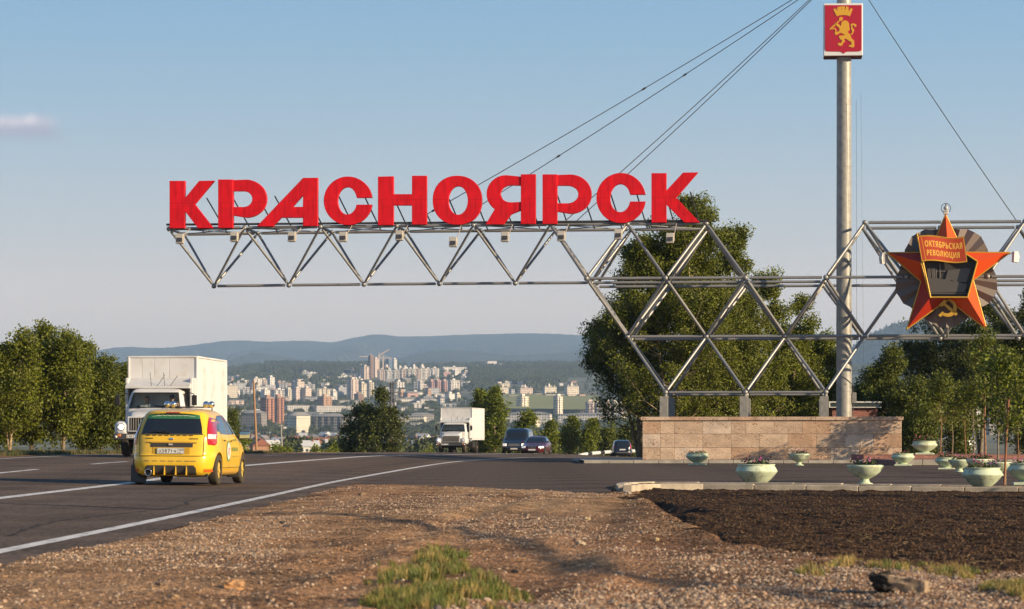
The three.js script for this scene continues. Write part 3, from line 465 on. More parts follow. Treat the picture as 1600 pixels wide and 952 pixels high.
  part(t, 'banner_staff', join([rod(p3(380, 243, .82), p3(467, 648, .76), .035, 8), new THREE.SphereGeometry(.05, 8, 6).translate(...p3(380, 240, .82).toArray())]), mGold);
  part(t, 'banner_hem', join([tube(Array.from({ length: 9 }, (_, i) => { const s = i / 8; return p3(lerp(382, 680, s), lerp(258, 256, s) - wave(s) * .8, .80 + .05 * Math.sin(s * 5.6 + 1)); }), .022, 24, 5), tube(Array.from({ length: 9 }, (_, i) => { const s = i / 8; return p3(lerp(410, 703, s), lerp(418, 415, s) - wave(s) * .8, .80 + .05 * Math.sin(s * 5.6 + 1)); }), .022, 24, 5)]), mGold);
  // hammer and sickle
  const em = (pts) => slab(pts.map((p) => p3(...p)).map((v) => [v.x, v.y]), .06, [], .012).translate(0, 0, .12);
  const arc = (cx, cy, r, a0, a1, n) => Array.from({ length: n + 1 }, (_, i) => { const a = (a0 + (a1 - a0) * i / n) * Math.PI / 180; return [cx + r * Math.cos(a), cy - r * Math.sin(a)]; });
  part(t, 'sickle', join([em([[584, 656], ...arc(583, 710, 57, 78, -128, 22), ...arc(575, 702, 45, -118, 60, 18)]), em([[548, 735], [560, 748], [534, 768], [522, 756]])]), mGold);
  part(t, 'hammer', join([em([[526, 690], [560, 658], [582, 664], [570, 676], [548, 700], [536, 700]]), em([[556, 690], [566, 680], [646, 744], [634, 760]])]), mGold);
  // lamps at three points of the star
  const lamp = (u, v, label, k) => { const p = p3(u, v), o = gateThing('star_lamp', label, 'floodlight', V(C.x + p.x, C.y + p.y, LZ + .2), 'lamps on the points of the star'); const m = mat(.62, .60, .55, .45);
    if (k === 0) { part(o, 'lamp_head', new THREE.SphereGeometry(.10, 14, 10).scale(1, 1.1, 1).translate(0, .20, 0), mat(.5, .5, .48, .2)); part(o, 'cage', join([new THREE.TorusGeometry(.2, .014, 6, 20).translate(0, .2, 0), new THREE.TorusGeometry(.2, .014, 6, 20).rotateY(Math.PI / 2).translate(0, .2, 0)]), mDark); part(o, 'base', rbox(.22, .16, .2, .02, 0, .02, 0), m); }
    else { part(o, 'housing', new THREE.ExtrudeGeometry(shapeOf([[-.12, -.22], [.1, -.24], [.15, 0], [.08, .22], [-.1, .2]]), { depth: .16, bevelEnabled: true, bevelSize: .012, bevelThickness: .012, bevelSegments: 1 }).rotateY(k > 0 ? .5 : -2.4), m); part(o, 'bracket', join([rod(V(-k * .2, .1, -.1), V(0, .22, .05), .018, 6), rod(V(0, .22, .05), V(0, -.18, .05), .014, 6)]), m); } };
  lamp(570, 96, 'round caged lamp on the topmost point of the star', 0); lamp(172, 388, 'grey floodlight on the left point of the star', -1); lamp(1012, 380, 'grey floodlight on the right point of the star', 1);
}

// ================================================================ KERBS, PLANTERS, FOREGROUND
function kerbRun(name, pts, h, label) {
  const g = new THREE.Group(); g.name = numbered(name); g.userData.kind = 'structure'; scene.add(g);
  const c = new THREE.CatmullRomCurve3(pts.map((p) => V(p[0], 0, -p[1])), false, 'catmullrom', .1), n = Math.round(c.getLength() / 1.0), r = rng(7), ps = c.getSpacedPoints(n);
  for (let i = 0; i < n; i++) { const a = ps[i], b = ps[i + 1], m = part(g, 'kerb_stone', metres(rbox(a.distanceTo(b) - .012, .30, .17, .014, 0, 0, 0, 1), i * 1.7, i * .3), mKerb); m.position.set((a.x + b.x) / 2, (typeof h === 'function' ? h((a.x + b.x) / 2) : h) - .13 + (r() - .5) * .014, (a.z + b.z) / 2); m.rotation.set((r() - .5) * .03, Math.atan2(-(b.z - a.z), b.x - a.x) + (r() - .5) * .012, (r() - .5) * .012); }
}
kerbRun('kerb', [[2.12, 54.2], [2.35, 55.4], [3.1, 56.3], [9, 54.8], [20, 52]], (x) => .075 - clamp((x - 3) * .008, 0, .08));
kerbRun('kerb', [[2.06, 55.0], [2.1, 57.5], [2.4, 60.2], [3.0, 60.8], [12, 57.6], [20, 54.9]], (x) => .05 - clamp((x - 3) * .007, 0, .07));
{
  const potTex = dataTex(512, (u, v) => { const n = per(u, v, 6, 4, 141), s = per(u, v, 90, 2, 143), st = clamp((per(u, v, 14, 3, 147) - .56) * 5, 0, 1); const t = .9 + (n - .5) * .28 + (s - .5) * .1; return S3(lerp(.62 * t, .34, st * .6), lerp(.72 * t, .32, st * .6), lerp(.52 * t, .2, st * .6)); }, { metres: 1.1 });
  const mPot = mat(1, 1, 1, .6, { map: potTex });
  const lathe = (p) => metres(new THREE.LatheGeometry(p.map((q) => new THREE.Vector2(q[0], q[1])), 40));
  const shapes = {
    A: { body: [[.001, 0], [.19, 0], [.205, .02], [.27, .07], [.36, .16], [.425, .24], [.445, .275], [.44, .29], [.40, .36], [.375, .395], [.395, .405], [.395, .425], [.34, .425], [.33, .38], [.001, .37]], soil: [.335, .385] },
    B: { body: [[.001, .13], [.085, .13], [.12, .15], [.24, .205], [.335, .29], [.385, .38], [.40, .395], [.40, .43], [.375, .44], [.355, .43], [.33, .40], [.001, .39]], stem: [[.001, 0], [.17, 0], [.175, .03], [.12, .05], [.088, .09], [.085, .135], [.001, .135]], soil: [.335, .405] },
    C: { body: [[.001, .10], [.15, .10], [.2, .12], [.31, .19], [.41, .28], [.43, .315], [.42, .335], [.37, .40], [.36, .415], [.385, .425], [.385, .445], [.33, .445], [.32, .41], [.001, .40]], stem: [[.001, .05], [.22, .05], [.19, .07], [.15, .085], [.15, .105], [.001, .105]], base: .62, soil: [.325, .415] },
  };
  const leafG = [], bloomG = [], r = rng(77);
  for (let i = 0; i < 150; i++) { const a = r() * 6.283, q = Math.sqrt(r()) * .33, h = .01 + r() * .13; leafG.push(new THREE.PlaneGeometry(.035, .05).rotateX(r() * 3).rotateY(r() * 6).rotateZ(r() * 3).translate(Math.cos(a) * q, h, Math.sin(a) * q)); }
  for (let i = 0; i < 46; i++) { const a = r() * 6.283, q = Math.sqrt(r()) * .34, h = .05 + r() * .17; bloomG.push(new THREE.CircleGeometry(.014 + r() * .012, 5).rotateX(-1.2 + r()).rotateY(r() * 6).translate(Math.cos(a) * q, h, Math.sin(a) * q)); }
  const gl = join(leafG), gb = join(bloomG), mLeafy = mat(.05, .075, .02, .8), mPink = [mat(.40, .08, .22, .7), mat(.44, .16, .28, .7), mat(.36, .06, .10, .7)];
  const proto = {};
  function planter(kind, px, py, w, label, lift = 0, bare = 0, pink = 0) {
    const d = lift ? lift[0] : (EYE * FOCAL) / (py - HOR), y = lift ? lift[1] : 0, S = shapes[kind], wide = kind === 'A' ? .89 : kind === 'B' ? .80 : .86, k = w / (FOCAL / d) / wide;
    const t = thing('flower_bowl', label, 'planter', [X(px, d), y, -d], px * .37, 'pale green concrete flower bowls'); t.scale.setScalar(k);
    part(t, 'bowl', lathe(S.body), mPot); if (S.stem) part(t, 'stem', lathe(S.stem), mPot); if (S.base) part(t, 'base_block', metres(rbox(S.base, .055, S.base, .01, 0, .0275, 0, 1)), mPot);
    part(t, 'soil', new THREE.CircleGeometry(S.soil[0], 24).rotateX(-Math.PI / 2).translate(0, S.soil[1], 0), mSoil);
    if (bare < 2) { const l = part(t, 'leaves', gl, mLeafy); l.position.y = S.soil[1]; l.userData.kind = 'stuff'; const b = part(t, 'flowers', gb, mPink[pink]); b.position.y = S.soil[1]; b.userData.kind = 'stuff'; if (bare) { l.scale.y = b.scale.y = .6; } }
    if (kind === 'C') t.rotation.y = -.12;
  }
  planter('A', 1182, 757, 66, 'wide footless flower bowl with magenta flowers beside the kerb, left of the goblet bowl', 0, 0, 0);
  planter('B', 1352, 758, 57, 'goblet-shaped flower bowl by the kerb, second from the left in its row', 0, 0, 1);
  planter('A', 1535, 761.5, 64, 'wide footless flower bowl with an earth mound before it, beside the young tree', 0, 0, 0);
  planter('C', 1607, 758, 66, 'flower bowl cut by the right edge of the picture, on a square base', 0, 1, 0);
  planter('C', 1090, 727, 37, 'flower bowl on a square base before the left half of the stone plinth', 0, 1, 2);
  planter('B', 1249, 728, 34.5, 'goblet-shaped flower bowl before the middle of the stone plinth', 0, 0, 1);
  planter('C', 1411, 728, 37, 'flower bowl on a square base before the right corner of the stone plinth', 0, 1, 2);
  planter('C', 1445, 711, 41, 'large flower bowl with pink flowers standing up on the red terrace', [121, .345], 0, 2);
  planter('C', 1479, 733.6, 36, 'flower bowl on a square base half hidden behind a goblet bowl near the terrace kerb', 0, 0, 2);
  planter('B', 1500, 738.5, 37, 'slim goblet flower bowl on the asphalt, just before the terrace corner', 0, 0, 1);
  planter('B', 1531, 741, 43, 'goblet flower bowl mostly hidden behind the bowl with the earth mound', 0, 0, 2);
  planter('B', 1562, 744, 40, 'goblet flower bowl peeping out beside the young tree stem', 0, 1, 1);
  planter('A', 1421, 712, 24, 'small far flower bowl at the back of the terrace', [150, .2], 2, 0);
}

// ---- loose stones, straw and rocks
function scatter(name, geo, material, list, kind = 'stuff') {       // list of [x, y, z, sx, sy, sz, turn quaternion | null, colour]
  const m = new THREE.InstancedMesh(geo, material, list.length), M = new THREE.Matrix4(), q = new THREE.Quaternion(), e = new THREE.Euler(), c = new THREE.Color();
  list.forEach((s, i) => { e.set(s[6], s[7], s[8]); q.setFromEuler(e); M.compose(V(s[0], s[1], s[2]), q, V(s[3], s[4], s[5])); m.setMatrixAt(i, M); if (s[9]) m.setColorAt(i, c.setRGB(...s[9])); });
  m.name = numbered(name); m.userData.kind = kind; shade(m); return m;
}
function pebble(seed, det = 0) { const g = mergeVertices(new THREE.IcosahedronGeometry(1, det).deleteAttribute('uv').deleteAttribute('normal')), r = rng(seed), p = g.attributes.position; for (let i = 0; i < p.count; i++) { const k = .72 + r() * .5; p.setXYZ(i, p.getX(i) * k, p.getY(i) * k * .75, p.getZ(i) * k); } const n = g.toNonIndexed(); n.computeVertexNormals(); return clean(n); }
{
  const r = rng(4242), lists = [[], [], []], C = [[.36, .245, .16], [.31, .21, .135], [.43, .315, .215], [.25, .175, .125], [.49, .375, .27], [.35, .215, .13], [.16, .13, .11], [.30, .225, .17]];
  for (let i = 0; i < 210000; i++) {
    const d = 13.2 + 50 * Math.pow(r(), 1.5), px = -40 + r() * 1700, x = X(px, d); if (asphaltSD(x, d) < -.12 + r() * .12) continue; const so = soilSD(x, d); if (so > -.1 + r() * .3 && r() > .04) continue;
    const dens = fbm(x * .75 + 3, d * .22, 3, 71) - sandy(x, d) * .16; if (r() > sstep(.30, .56, dens) * .95 + .10) continue;
    const s = .0036 + .0095 * Math.pow(r(), 2.6) + (r() < .012 ? .012 : 0), c = C[Math.floor(r() * C.length)], k = .75 + r() * .5;
    lists[i % 3].push([x, groundH(x, d) + s * .25, -d, s * (.8 + r() * .6), s * (.6 + r() * .4), s * (.8 + r() * .5), r() * .5, r() * 6.28, r() * .5, c.map((q) => q * k)]);
  }
  const mStoneBit = mat(1, 1, 1, .9);
  lists.forEach((l, k) => scene.add(scatter('gravel', pebble(91 + k), mStoneBit, l)));
  // a few stones large enough to pick out
  const big = [[365, 925, 17, 'rounded ochre stone lying alone at the bottom left of the gravel'], [272, 947, 9, 'small tan stone at the very bottom edge left of the ochre stone'], [252, 924, 10, 'dull grey-brown stone up left of the ochre stone'], [448, 828, 6, 'small dark stone on the gravel near the road edge line'], [443, 822, 5, 'smaller dark stone just behind the other dark stone near the road'], [917, 818, 6, 'pale yellowish pebble on the gravel below the kerb corner'], [907, 858, 8, 'pale stone in the middle of the gravel right of the grass'], [566, 778, 6, 'lone brown stone near the asphalt edge'], [980, 772, 6, 'grey stone lying against the kerb corner'], [1025, 851, 5, 'yellowish pebble beside the dark soil'], [804, 901, 6, 'small black stone right of the grass tuft']];
  big.forEach(([px, py, w, label], i) => { const d = EYE * FOCAL / (py - HOR + 1), x = X(px, d), s = w / FOCAL * d, m = tag(new THREE.Mesh(metres(pebble(300 + i, 2)), mat(...[[.40, .22, .10], [.38, .25, .14], [.17, .12, .09], [.08, .06, .05], [.08, .06, .05], [.45, .34, .2], [.40, .32, .22], [.26, .17, .1], [.34, .3, .25], [.45, .34, .18], [.02, .02, .02]][i], .9)), label, 'stone'); m.name = numbered('stone'); m.position.set(x, groundH(x, d) + s * .3, -d); m.rotation.y = i; m.scale.set(s, s * .8, s); scene.add(shade(m)); });
  // the broken slab at the lower right
  { const d = 16.6, x = X(1412, d), t = thing('broken_block', 'broken dark-ended chunk of old wood or concrete lying at the bottom right', 'debris', [x, groundH(x, d), -d], -.35); const g = new THREE.BoxGeometry(.27, .075, .13, 14, 4, 6), p = g.attributes.position; for (let i = 0; i < p.count; i++) { const a = p.getX(i), b = p.getY(i), c = p.getZ(i), n = fbm(a * 22 + 9, c * 30 + b * 40, 3, 5) - .5; p.setXYZ(i, a + n * .03, b + n * .022 + a * -.12, c + n * .025); } const gg = metres(g); gg.computeVertexNormals(); part(t, 'block', gg, mat(.9, .72, .55, .9, { map: concreteTex })); t.children[0].position.y = .045;
    const e = new THREE.BoxGeometry(.10, .10, .15, 8, 8, 10), q = e.attributes.position; for (let i = 0; i < q.count; i++) { const a = q.getX(i), b = q.getY(i), c = q.getZ(i), n = fbm(c * 40 + 3, b * 40 + a * 30, 3, 15) - .5, m = fbm(c * 60 + 9, a * 60 + b * 20, 2, 19) - .5; q.setXYZ(i, a + n * .07 - b * .35, b * (1 - Math.abs(c) * 3) + m * .05, c + n * .03); } const eg = metres(e); eg.computeVertexNormals(); const c = part(t, 'dark_end', eg, mat(.03, .024, .02, .95)); c.position.set(-.115, .055, 0); }  // separate jagged end piece, darker than the block
  // straw and clods on the dark soil
  const straw = [], clods = [], soilY = (x, d) => baseH(x, d) + .035 - clamp((x - 3) * .006, 0, .08) - (d < frontKerb(x) ? .055 * sstep(frontKerb(x) - 9, frontKerb(x) - 1.5, d) : .02) + (fbm(x * 4, d * 3, 4, 33) - .5) * .10;
  for (let i = 0; i < 850; i++) { const d = 20 + 32 * Math.pow(r(), 1.4), x = X(980 + r() * 640, d); if (soilSD(x, d) < .1 || fbm(x * 1.3, d * .6, 2, 9) < .42) continue; const k = .6 + r() * .6; straw.push([x, soilY(x, d) + .012 + r() * .02, -d,   .02 + r() * .05, .0014, .0022, (r() - .5) * .3, r() * 6.28, (r() - .5) * .8, [.42 * k, .30 * k, .15 * k]]); }
  for (let i = 0; i < 60000; i++) { const d = 17.5 + 38 * Math.pow(r(), 1.5), x = X(940 + r() * 690, d); const sd = soilSD(x, d) + (fbm(x * 1.7, d * .38, 4, 14) - .5) * 1.5; if (sd < .25 && (sd < -.7 || r() > .32 * sstep(-.7, .25, sd))) continue; const gy = sd < .25 ? groundH(x, d) + .004 : soilY(x, d); const s = .004 + .013 * Math.pow(r(), 3), k = .6 + r() * .9; clods.push([x, gy + s * .2, -d, s, s * .8, s, r() * 3, r() * 6, 0, [.072 * k, .040 * k, .020 * k]]); }
  scene.add(scatter('straw', new THREE.BoxGeometry(1, 1, 1), mat(1, 1, 1, .9), straw)); scene.add(scatter('soil_clods', pebble(97), mat(1, 1, 1, .95), clods));
  // grass
  const blades = (n, seed, spread) => { const q = rng(seed), out = []; for (let i = 0; i < n; i++) { const h = .5 + q() * .7, w = .035 + q() * .03, g = new THREE.BufferGeometry(), b = q() * .6 + .15; g.setAttribute('position', new THREE.Float32BufferAttribute([-w, 0, 0, w, 0, 0, -w * .7, h * .6, b * .3, w * .7, h * .6, b * .3, 0, h, b], 3)); g.setIndex([0, 1, 2, 1, 3, 2, 2, 3, 4]); g.computeVertexNormals(); out.push(clean(g.rotateY(q() * 6.283).translate((q() - .5) * spread, 0, (q() - .5) * spread))); } return mergeGeometries(out); };
  const tuft = blades(16, 5, .9), mBlade = mat(1, 1, 1, .7, { transmission: .3 });
  const patch = (name, spots, n, hgt, dry) => { const l = []; for (const [px, py, rx, ry, k = 1] of spots) for (let i = 0; i < n * k; i++) { const a = r() * 6.283, q = Math.sqrt(r()), yy = py + Math.sin(a) * q * ry, d = EYE * FOCAL / (yy - HOR), x = X(px + Math.cos(a) * q * rx, d); if (fbm(x * 6, d * 3, 2, 77) < .42 + q * .12) continue; const s = hgt * (.5 + r() * .8) * (1.15 - q * .5), dr = r() < dry ? 1 : 0, g = .7 + r() * .6; l.push([x, groundH(x, d) - .004, -d, s * .8, s, s * .8, (r() - .5) * .4, r() * 6.28, (r() - .5) * .4, dr ? [.40 * g, .29 * g, .085 * g] : [.135 * g, .165 * g, .018 * g]]); } const m = scatter(name, tuft, mBlade, l); tag(m, name === 'grass' ? '' : '', 'grass'); delete m.userData.label; delete m.userData.category; scene.add(m); };
  patch('grass', [[690, 885, 45, 22], [665, 915, 95, 28, 1.6], [700, 945, 130, 22, 1.4], [620, 950, 60, 18], [760, 930, 40, 20, .4]], 430, .075, .28);
  patch('grass', [[1330, 893, 45, 9, .6], [1400, 900, 60, 12, .5], [1440, 890, 30, 8, .8], [1500, 905, 50, 14, .6], [1560, 885, 45, 10, .4], [1590, 940, 60, 16, 1.6], [1270, 908, 30, 8, .2]], 330, .055, .6);
  patch('grass', [[1120, 768, 40, 3, .4], [1400, 770, 120, 3, .5], [1560, 776, 40, 4, .6]], 60, .05, .3);
  // the green verge beyond the far side of the road
  const v = []; for (let i = 0; i < 9000; i++) { const d = 92 + r() * 75, x = roadX(d) - 12.9 - Math.pow(r(), 1.3) * 16; if (r() > fbm(x * .5, d * .2, 2, 3) * 1.5) continue; const s = .08 + r() * .16, g = .7 + r() * .6; v.push([x, groundH(x, d) - .01, -d, s, s * .8, s, 0, r() * 6, 0, r() < .35 ? [.20 * g, .16 * g, .06 * g] : [.085 * g, .10 * g, .02 * g]]); }
  scene.add(scatter('grass', tuft, mBlade, v));
}

// ---- a bundled overhead cable beyond the right edge of the frame; its shadow crosses road and gravel
{
  const G = [[-120, 786, 6.3], [0, 790, 5.9], [350, 800, 5.2], [600, 822, 4.8], [720, 842, 4.6], [840, 878, 4.5], [940, 908, 4.5], [1100, 926, 4.7], [1340, 958, 5.2]];
  const pts = G.map(([px, py, h]) => { const d = EYE * FOCAL / (py - HOR); return V(X(px, d), 0, -d).addScaledVector(sunDir, h / sunDir.y); });
  const t = thing('overhead_cable', 'thick dark overhead cable outside the frame whose shadow crosses the gravel', 'cable', [pts[4].x, 0, pts[4].z]);
  part(t, 'cable', tube(pts.map((p) => p.clone().sub(V(pts[4].x, 0, pts[4].z))),   .05, 80, 6), mBlack);
}

// ================================================================ TREES
const mLeaf = [mat(1, 1, 1, .55, { transmission: .42, specularIntensity: .5 })], barkTex = dataTex(256, (u, v) => { const t = .6 + (per(u, v, 8, 4, 151) - .5) * .9; return S3(.33 * t, .255 * t, .17 * t); }, { metres: .8 });
const mBark = mat(1, 1, 1, .9, { map: barkTex }), mBarkRed = mat(1.25, .85, .62, .9, { map: barkTex }), mBarkPale = mat(1.6, 1.55, 1.4, .85, { map: barkTex }), mStake = mat(.26, .11, .055, .85);
function leafClump(seed, n, size, spread) { const r = rng(seed), out = []; for (let i = 0; i < n; i++) { const l = size * (.7 + r() * .6), w = l * .42, g = new THREE.BufferGeometry(); g.setAttribute('position', new THREE.Float32BufferAttribute([0, 0, 0, w, l * .45, .12 * l, 0, l, 0, -w, l * .45, .12 * l], 3)); g.setIndex([0, 1, 2, 0, 2, 3]); g.computeVertexNormals(); const v = V(r() - .5, r() - .5, r() - .5).multiplyScalar(2); if (v.length() > 1) v.normalize(); v.multiplyScalar(spread); out.push(clean(g.rotateX(r() * 3 - .4).rotateZ(r() * 6.283).rotateY(r() * 6.283).translate(v.x, v.y * .8, v.z))); } return mergeGeometries(out); }
const CLUMP = [leafClump(1, 24, .085, .26), leafClump(2, 24, .085, .26), leafClump(3, 16, .16, .36), leafClump(4, 14, .15, .4)];
const poplar = curve([[0, .45], [.12, .8], [.35, 1], [.6, .82], [.85, .42], [1, .1]]), roundish = curve([[0, .6], [.3, .95], [.55, 1], [.8, .75], [1, .25]]);
function tree(name, label, cat, pos, o, group) {
  const { H, W, stems = 1, base = .12, n = 900, clump = 0, profile = poplar, col = [.150, .172, .014], branches = 46, seed = 1, skew = [0, 0], bark = mBark, thick = .016, rise = .7, k = 1, lean = .12, dead = 0 } = o, r = rng(seed * 7919 + 13);
  const t = thing(name, label, cat, pos, 0, group), wood = [], L = [];
  const leaders = [];
  for (let s = 0; s < stems; s++) { const a = s / stems * 6.283 + r(), f = stems > 1 ? .25 + r() * .35 : 0, pts = []; for (let i = 0; i <= 7; i++) { const q = i / 7; pts.push(V(Math.cos(a) * f * W * q * .9 + (r() - .5) * lean * q * W * .5 + skew[0] * q, H * q * (s ? .8 + r() * .02 : .98), Math.sin(a) * f * W * q * .9 + (r() - .5) * lean * q * W * .5)); } leaders.push(new THREE.CatmullRomCurve3(pts)); const rad = H * thick * (s ? .75 : 1); for (let i = 0; i < 9; i++) wood.push(rod(leaders[s].getPoint(i / 9), leaders[s].getPoint((i + 1) / 9), rad * (1 - i / 9.6), 7, rad * (1 - (i + 1) / 9.6))); }
  const put = (p, s) => { const g = .68 + r() * .64, y = r() < .12 ? 1.35 : 1, h = p.y / H; L.push([p.x, p.y, p.z, s, s, s, r() * 6.28, r() * 6.28, r() * 6.28, [col[0] * g * y, col[1] * g * y, col[2] * g]]); };
  const per1 = n / (branches * 3.2);
  for (let b = 0; b < branches; b++) {
    const c = leaders[Math.floor(r() * stems)], q = base + (1 - base) * Math.pow(r(), .85) * .98, p0 = c.getPoint(Math.min(1, q * .98)), a = b * 2.39996 + r() * .8, t1 = (q - base) / (1 - base), lob = .48 + .85 * vnoise(a * 1.1 + seed * 3, q * 5.2, seed), len = W * profile(t1) * lob * (.8 + r() * .35) * (stems > 1 ? .85 : 1);
    const dir = V(Math.cos(a) + skew[1] * .5 * (Math.cos(a) < 0 ? -1 : 0), 0, Math.sin(a)).multiplyScalar(len), tip = p0.clone().add(dir).add(V(0, len * rise * (.6 + r() * .5), 0)), mid = p0.clone().lerp(tip, .5).add(V(0, -len * .10, 0));
    if (tip.y > H) tip.y = H - r() * .3;
    const bw = H * thick * .32 * (1 - t1 * .6); wood.push(rod(p0, mid, bw, 5, bw * .6), rod(mid, tip, bw * .6, 5, bw * .2));
    const lines = [[p0.clone().lerp(mid, .55), tip, 1]];
    for (let s = 0; s < 3; s++) { const f = mid.clone().lerp(tip, r() * .8), e = f.clone().add(V((r() - .5) * len * .8, (r() - .2) * len * .6, (r() - .5) * len * .8)); if (e.y > H) e.y = H; lines.push([f, e, .75]); wood.push(rod(f, e, bw * .3, 4, bw * .1)); }
    if (r() < dead) continue;
    for (const [f, e, w] of lines) { const m = Math.max(1, Math.round(per1 * w * (.5 + r()))); for (let i = 0; i < m; i++) { const u = Math.sqrt(r()), p = f.clone().lerp(e, u).add(V((r() - .5) * .5, (r() - .5) * .45, (r() - .5) * .5).multiplyScalar(k)); put(p, k * (.75 + r() * .6)); } }
  }
  part(t, 'trunk', metres(join(wood)), bark);
  const cr = scatter('crown', CLUMP[clump], mLeaf[0], L); cr.name = 'crown'; t.add(cr);
  return t;
}
const rootAt = (px, d, y) => [X(px, d), y ?? groundH(X(px, d), d), -d];
const fromTop = (py, d, y0) => Y(py, d) - y0;
// behind the plinth
const cone = curve([[0, .6], [.2, 1], [.5, .8], [.8, .42], [.93, .25], [1, .12]]);
const broad = curve([[0, .5], [.25, .95], [.5, 1], [.75, .85], [.92, .6], [1, .3]]);
tree('poplar_tree', 'tallest tree, a many-stemmed poplar behind the red letter К and the lattice', 'tree', [X(1050, 143), -.2, -143], { H: fromTop(290, 143, -.2), W: 3.7, stems: 3, base: .12, n: 7400, branches: 190, seed: 3, skew: [.2, .2], bark: mBarkPale, thick: .010, lean: .2, profile: cone });
tree('poplar_tree', 'tall poplar right of the tallest one, its top under the right end of the letters', 'tree', [X(1112, 146), -.2, -146], { H: fromTop(345, 146, -.2), W: 2.4, stems: 3, base: .10, n: 3900, branches: 110, seed: 4, bark: mBarkPale, thick: .010, profile: cone });
tree('poplar_tree', 'broad lower poplar behind the middle of the lattice', 'tree', [X(1172, 150), -.3, -150], { H: fromTop(412, 150, -.3), W: 2.6, stems: 3, base: .05, n: 3000, branches: 100, seed: 5, profile: cone, bark: mBarkPale, thick: .011, col: [0.166, 0.190, 0.013] });
tree('poplar_tree', 'bushy tree behind the right part of the lattice, left of the mast', 'tree', [X(1228, 154), -.3, -154], { H: fromTop(458, 154, -.3), W: 2.4, stems: 3, base: .05, n: 2500, branches: 90, seed: 6, profile: cone, col: [0.175, 0.198, 0.013] });
tree('poplar_tree', 'rounded lower tree whose crown touches the left of the mast', 'tree', [X(1276, 156), -.3, -156], { H: fromTop(522, 156, -.3), W: 1.7, stems: 2, base: .05, n: 1500, branches: 64, seed: 7, profile: roundish, col: [0.162, 0.186, 0.013] });
tree('poplar_tree', 'low dense tree filling the gap right above the plinth, between the two taller poplars', 'tree', [X(1135, 147), -.3, -147], { H: fromTop(470, 147, -.3), W: 2.6, stems: 3, base: .05, n: 2600, branches: 90, seed: 8, profile: roundish });
tree('poplar_tree', 'tree leaning out left of the tall poplar, hanging over the parked dark car', 'tree', [X(1000, 148), -.3, -148], { H: fromTop(440, 148, -.3), W: 2.5, stems: 2, base: .20, n: 1700, branches: 76, seed: 9, skew: [-.7, .5], lean: .25, col: [0.108, 0.129, 0.013] });
// left of the road
const L0 = [[-42, 119, 512, 1.5], [14, 117, 518, 1.35], [48, 122, 512, 1.2], [98, 119, 506, 1.25], [128, 128, 540, .8]];
const LN = ['tree cut by the left edge of the picture beyond the road', 'leftmost whole roadside tree with a leaning pale trunk, beyond the road', 'second roadside tree from the left beyond the road', 'pointed tallest roadside tree on the left beyond the road', 'slim tree at the right flank of the left roadside group'];
L0.forEach(([px, d, top, w], i) => tree('roadside_tree', LN[i], 'tree', rootAt(px, d), { H: fromTop(top, d, .3), W: w, stems: 3, base: .05, n: 1350, branches: 70, seed: 20 + i * 3, profile: i % 2 ? poplar : cone, lean: .3, rise: .95, thick: .014, bark: i === 1 ? mBarkPale : mBark, col: [0.149, 0.171, 0.013] }, 'trees along the left side of the road'));
[[158, 128, 558, 1.0], [184, 134, 574, .85]].forEach(([px, d, top, w], i) => tree('roadside_tree', ['small dark tree standing just left of the white lorry', 'small dark tree half hidden by the white lorry on its left'][i], 'tree', rootAt(px, d), { H: fromTop(top, d, .3), W: w, stems: 2, base: .06, n: 1000, branches: 54, seed: 31 + i, col: [0.106, 0.129, 0.013] }, 'trees along the left side of the road'));
tree('roadside_bush', 'dark bush just right of the white lorry box', 'bush', [X(357, 190), -.1, -190], { H: fromTop(640, 190, -.1), W: 1.0, stems: 3, base: .03, n: 500, branches: 40, seed: 41, profile: roundish, col: [0.096, 0.122, 0.013] });
// down beyond the crest of the road
const far = (name, label, px, d, top, w, n, o = {}) => { const y0 = -3; return tree(name, label, 'tree', [X(px, d), y0, -d], { H: fromTop(top, d, y0), W: w, clump: 2, n, branches: 60, base: .12, ...o }, 'trees just beyond the crest of the road'); };
far('young_tree', 'dark pointed tree standing alone beyond the crest, left of the lattice pylon', 586, 262, 605, 1.9, 800, { seed: 51, stems: 2, profile: cone, col: [0.083, 0.107, 0.015] });
far('young_tree', 'lower dark tree merging with the left of the lone pointed tree', 556, 264, 628, 1.5, 620, { seed: 50, stems: 2, profile: roundish, col: [0.076, 0.101, 0.015] });
far('young_tree', 'small tree with a thin bare stem right beside the lone pointed tree', 611, 262, 638, 1.1, 280, { seed: 52, base: .4, profile: roundish, col: [0.083, 0.107, 0.015] });
far('young_tree', 'tall twin-topped green tree right behind the second lorry, left top', 750, 268, 606, 1.2, 620, { seed: 53, stems: 1, col: [0.164, 0.200, 0.015] });
far('young_tree', 'tall green tree right behind the second lorry, right top', 773, 266, 602, 1.35, 720, { seed: 54, stems: 1, col: [0.164, 0.200, 0.015] });
far('young_tree', 'green bushy tree over the roof of the dark van', 820, 262, 638, 1.2, 520, { seed: 55, stems: 2, col: [0.173, 0.208, 0.015] });
far('young_tree', 'green bushy tree over the dark red saloon', 857, 258, 658, 1.15, 520, { seed: 56, stems: 2, col: [0.173, 0.208, 0.015] });
far('young_tree', 'green tree right of the dark red saloon', 890, 306, 648, 1.05, 520, { seed: 57, stems: 2, col: [0.164, 0.200, 0.015] });
far('young_tree', 'green tree behind the striped barrier', 921, 304, 655, 1.05, 520, { seed: 58, stems: 2, col: [0.173, 0.208, 0.015] });
far('young_tree', 'dark green tree over the left of the parked dark estate car', 952, 308, 654, 1.0, 480, { seed: 59, stems: 2, col: [0.136, 0.164, 0.014] });
far('young_tree', 'dark green tree behind the parked dark estate car', 983, 310, 650, 1.2, 560, { seed: 60, stems: 2, col: [0.126, 0.153, 0.014] });
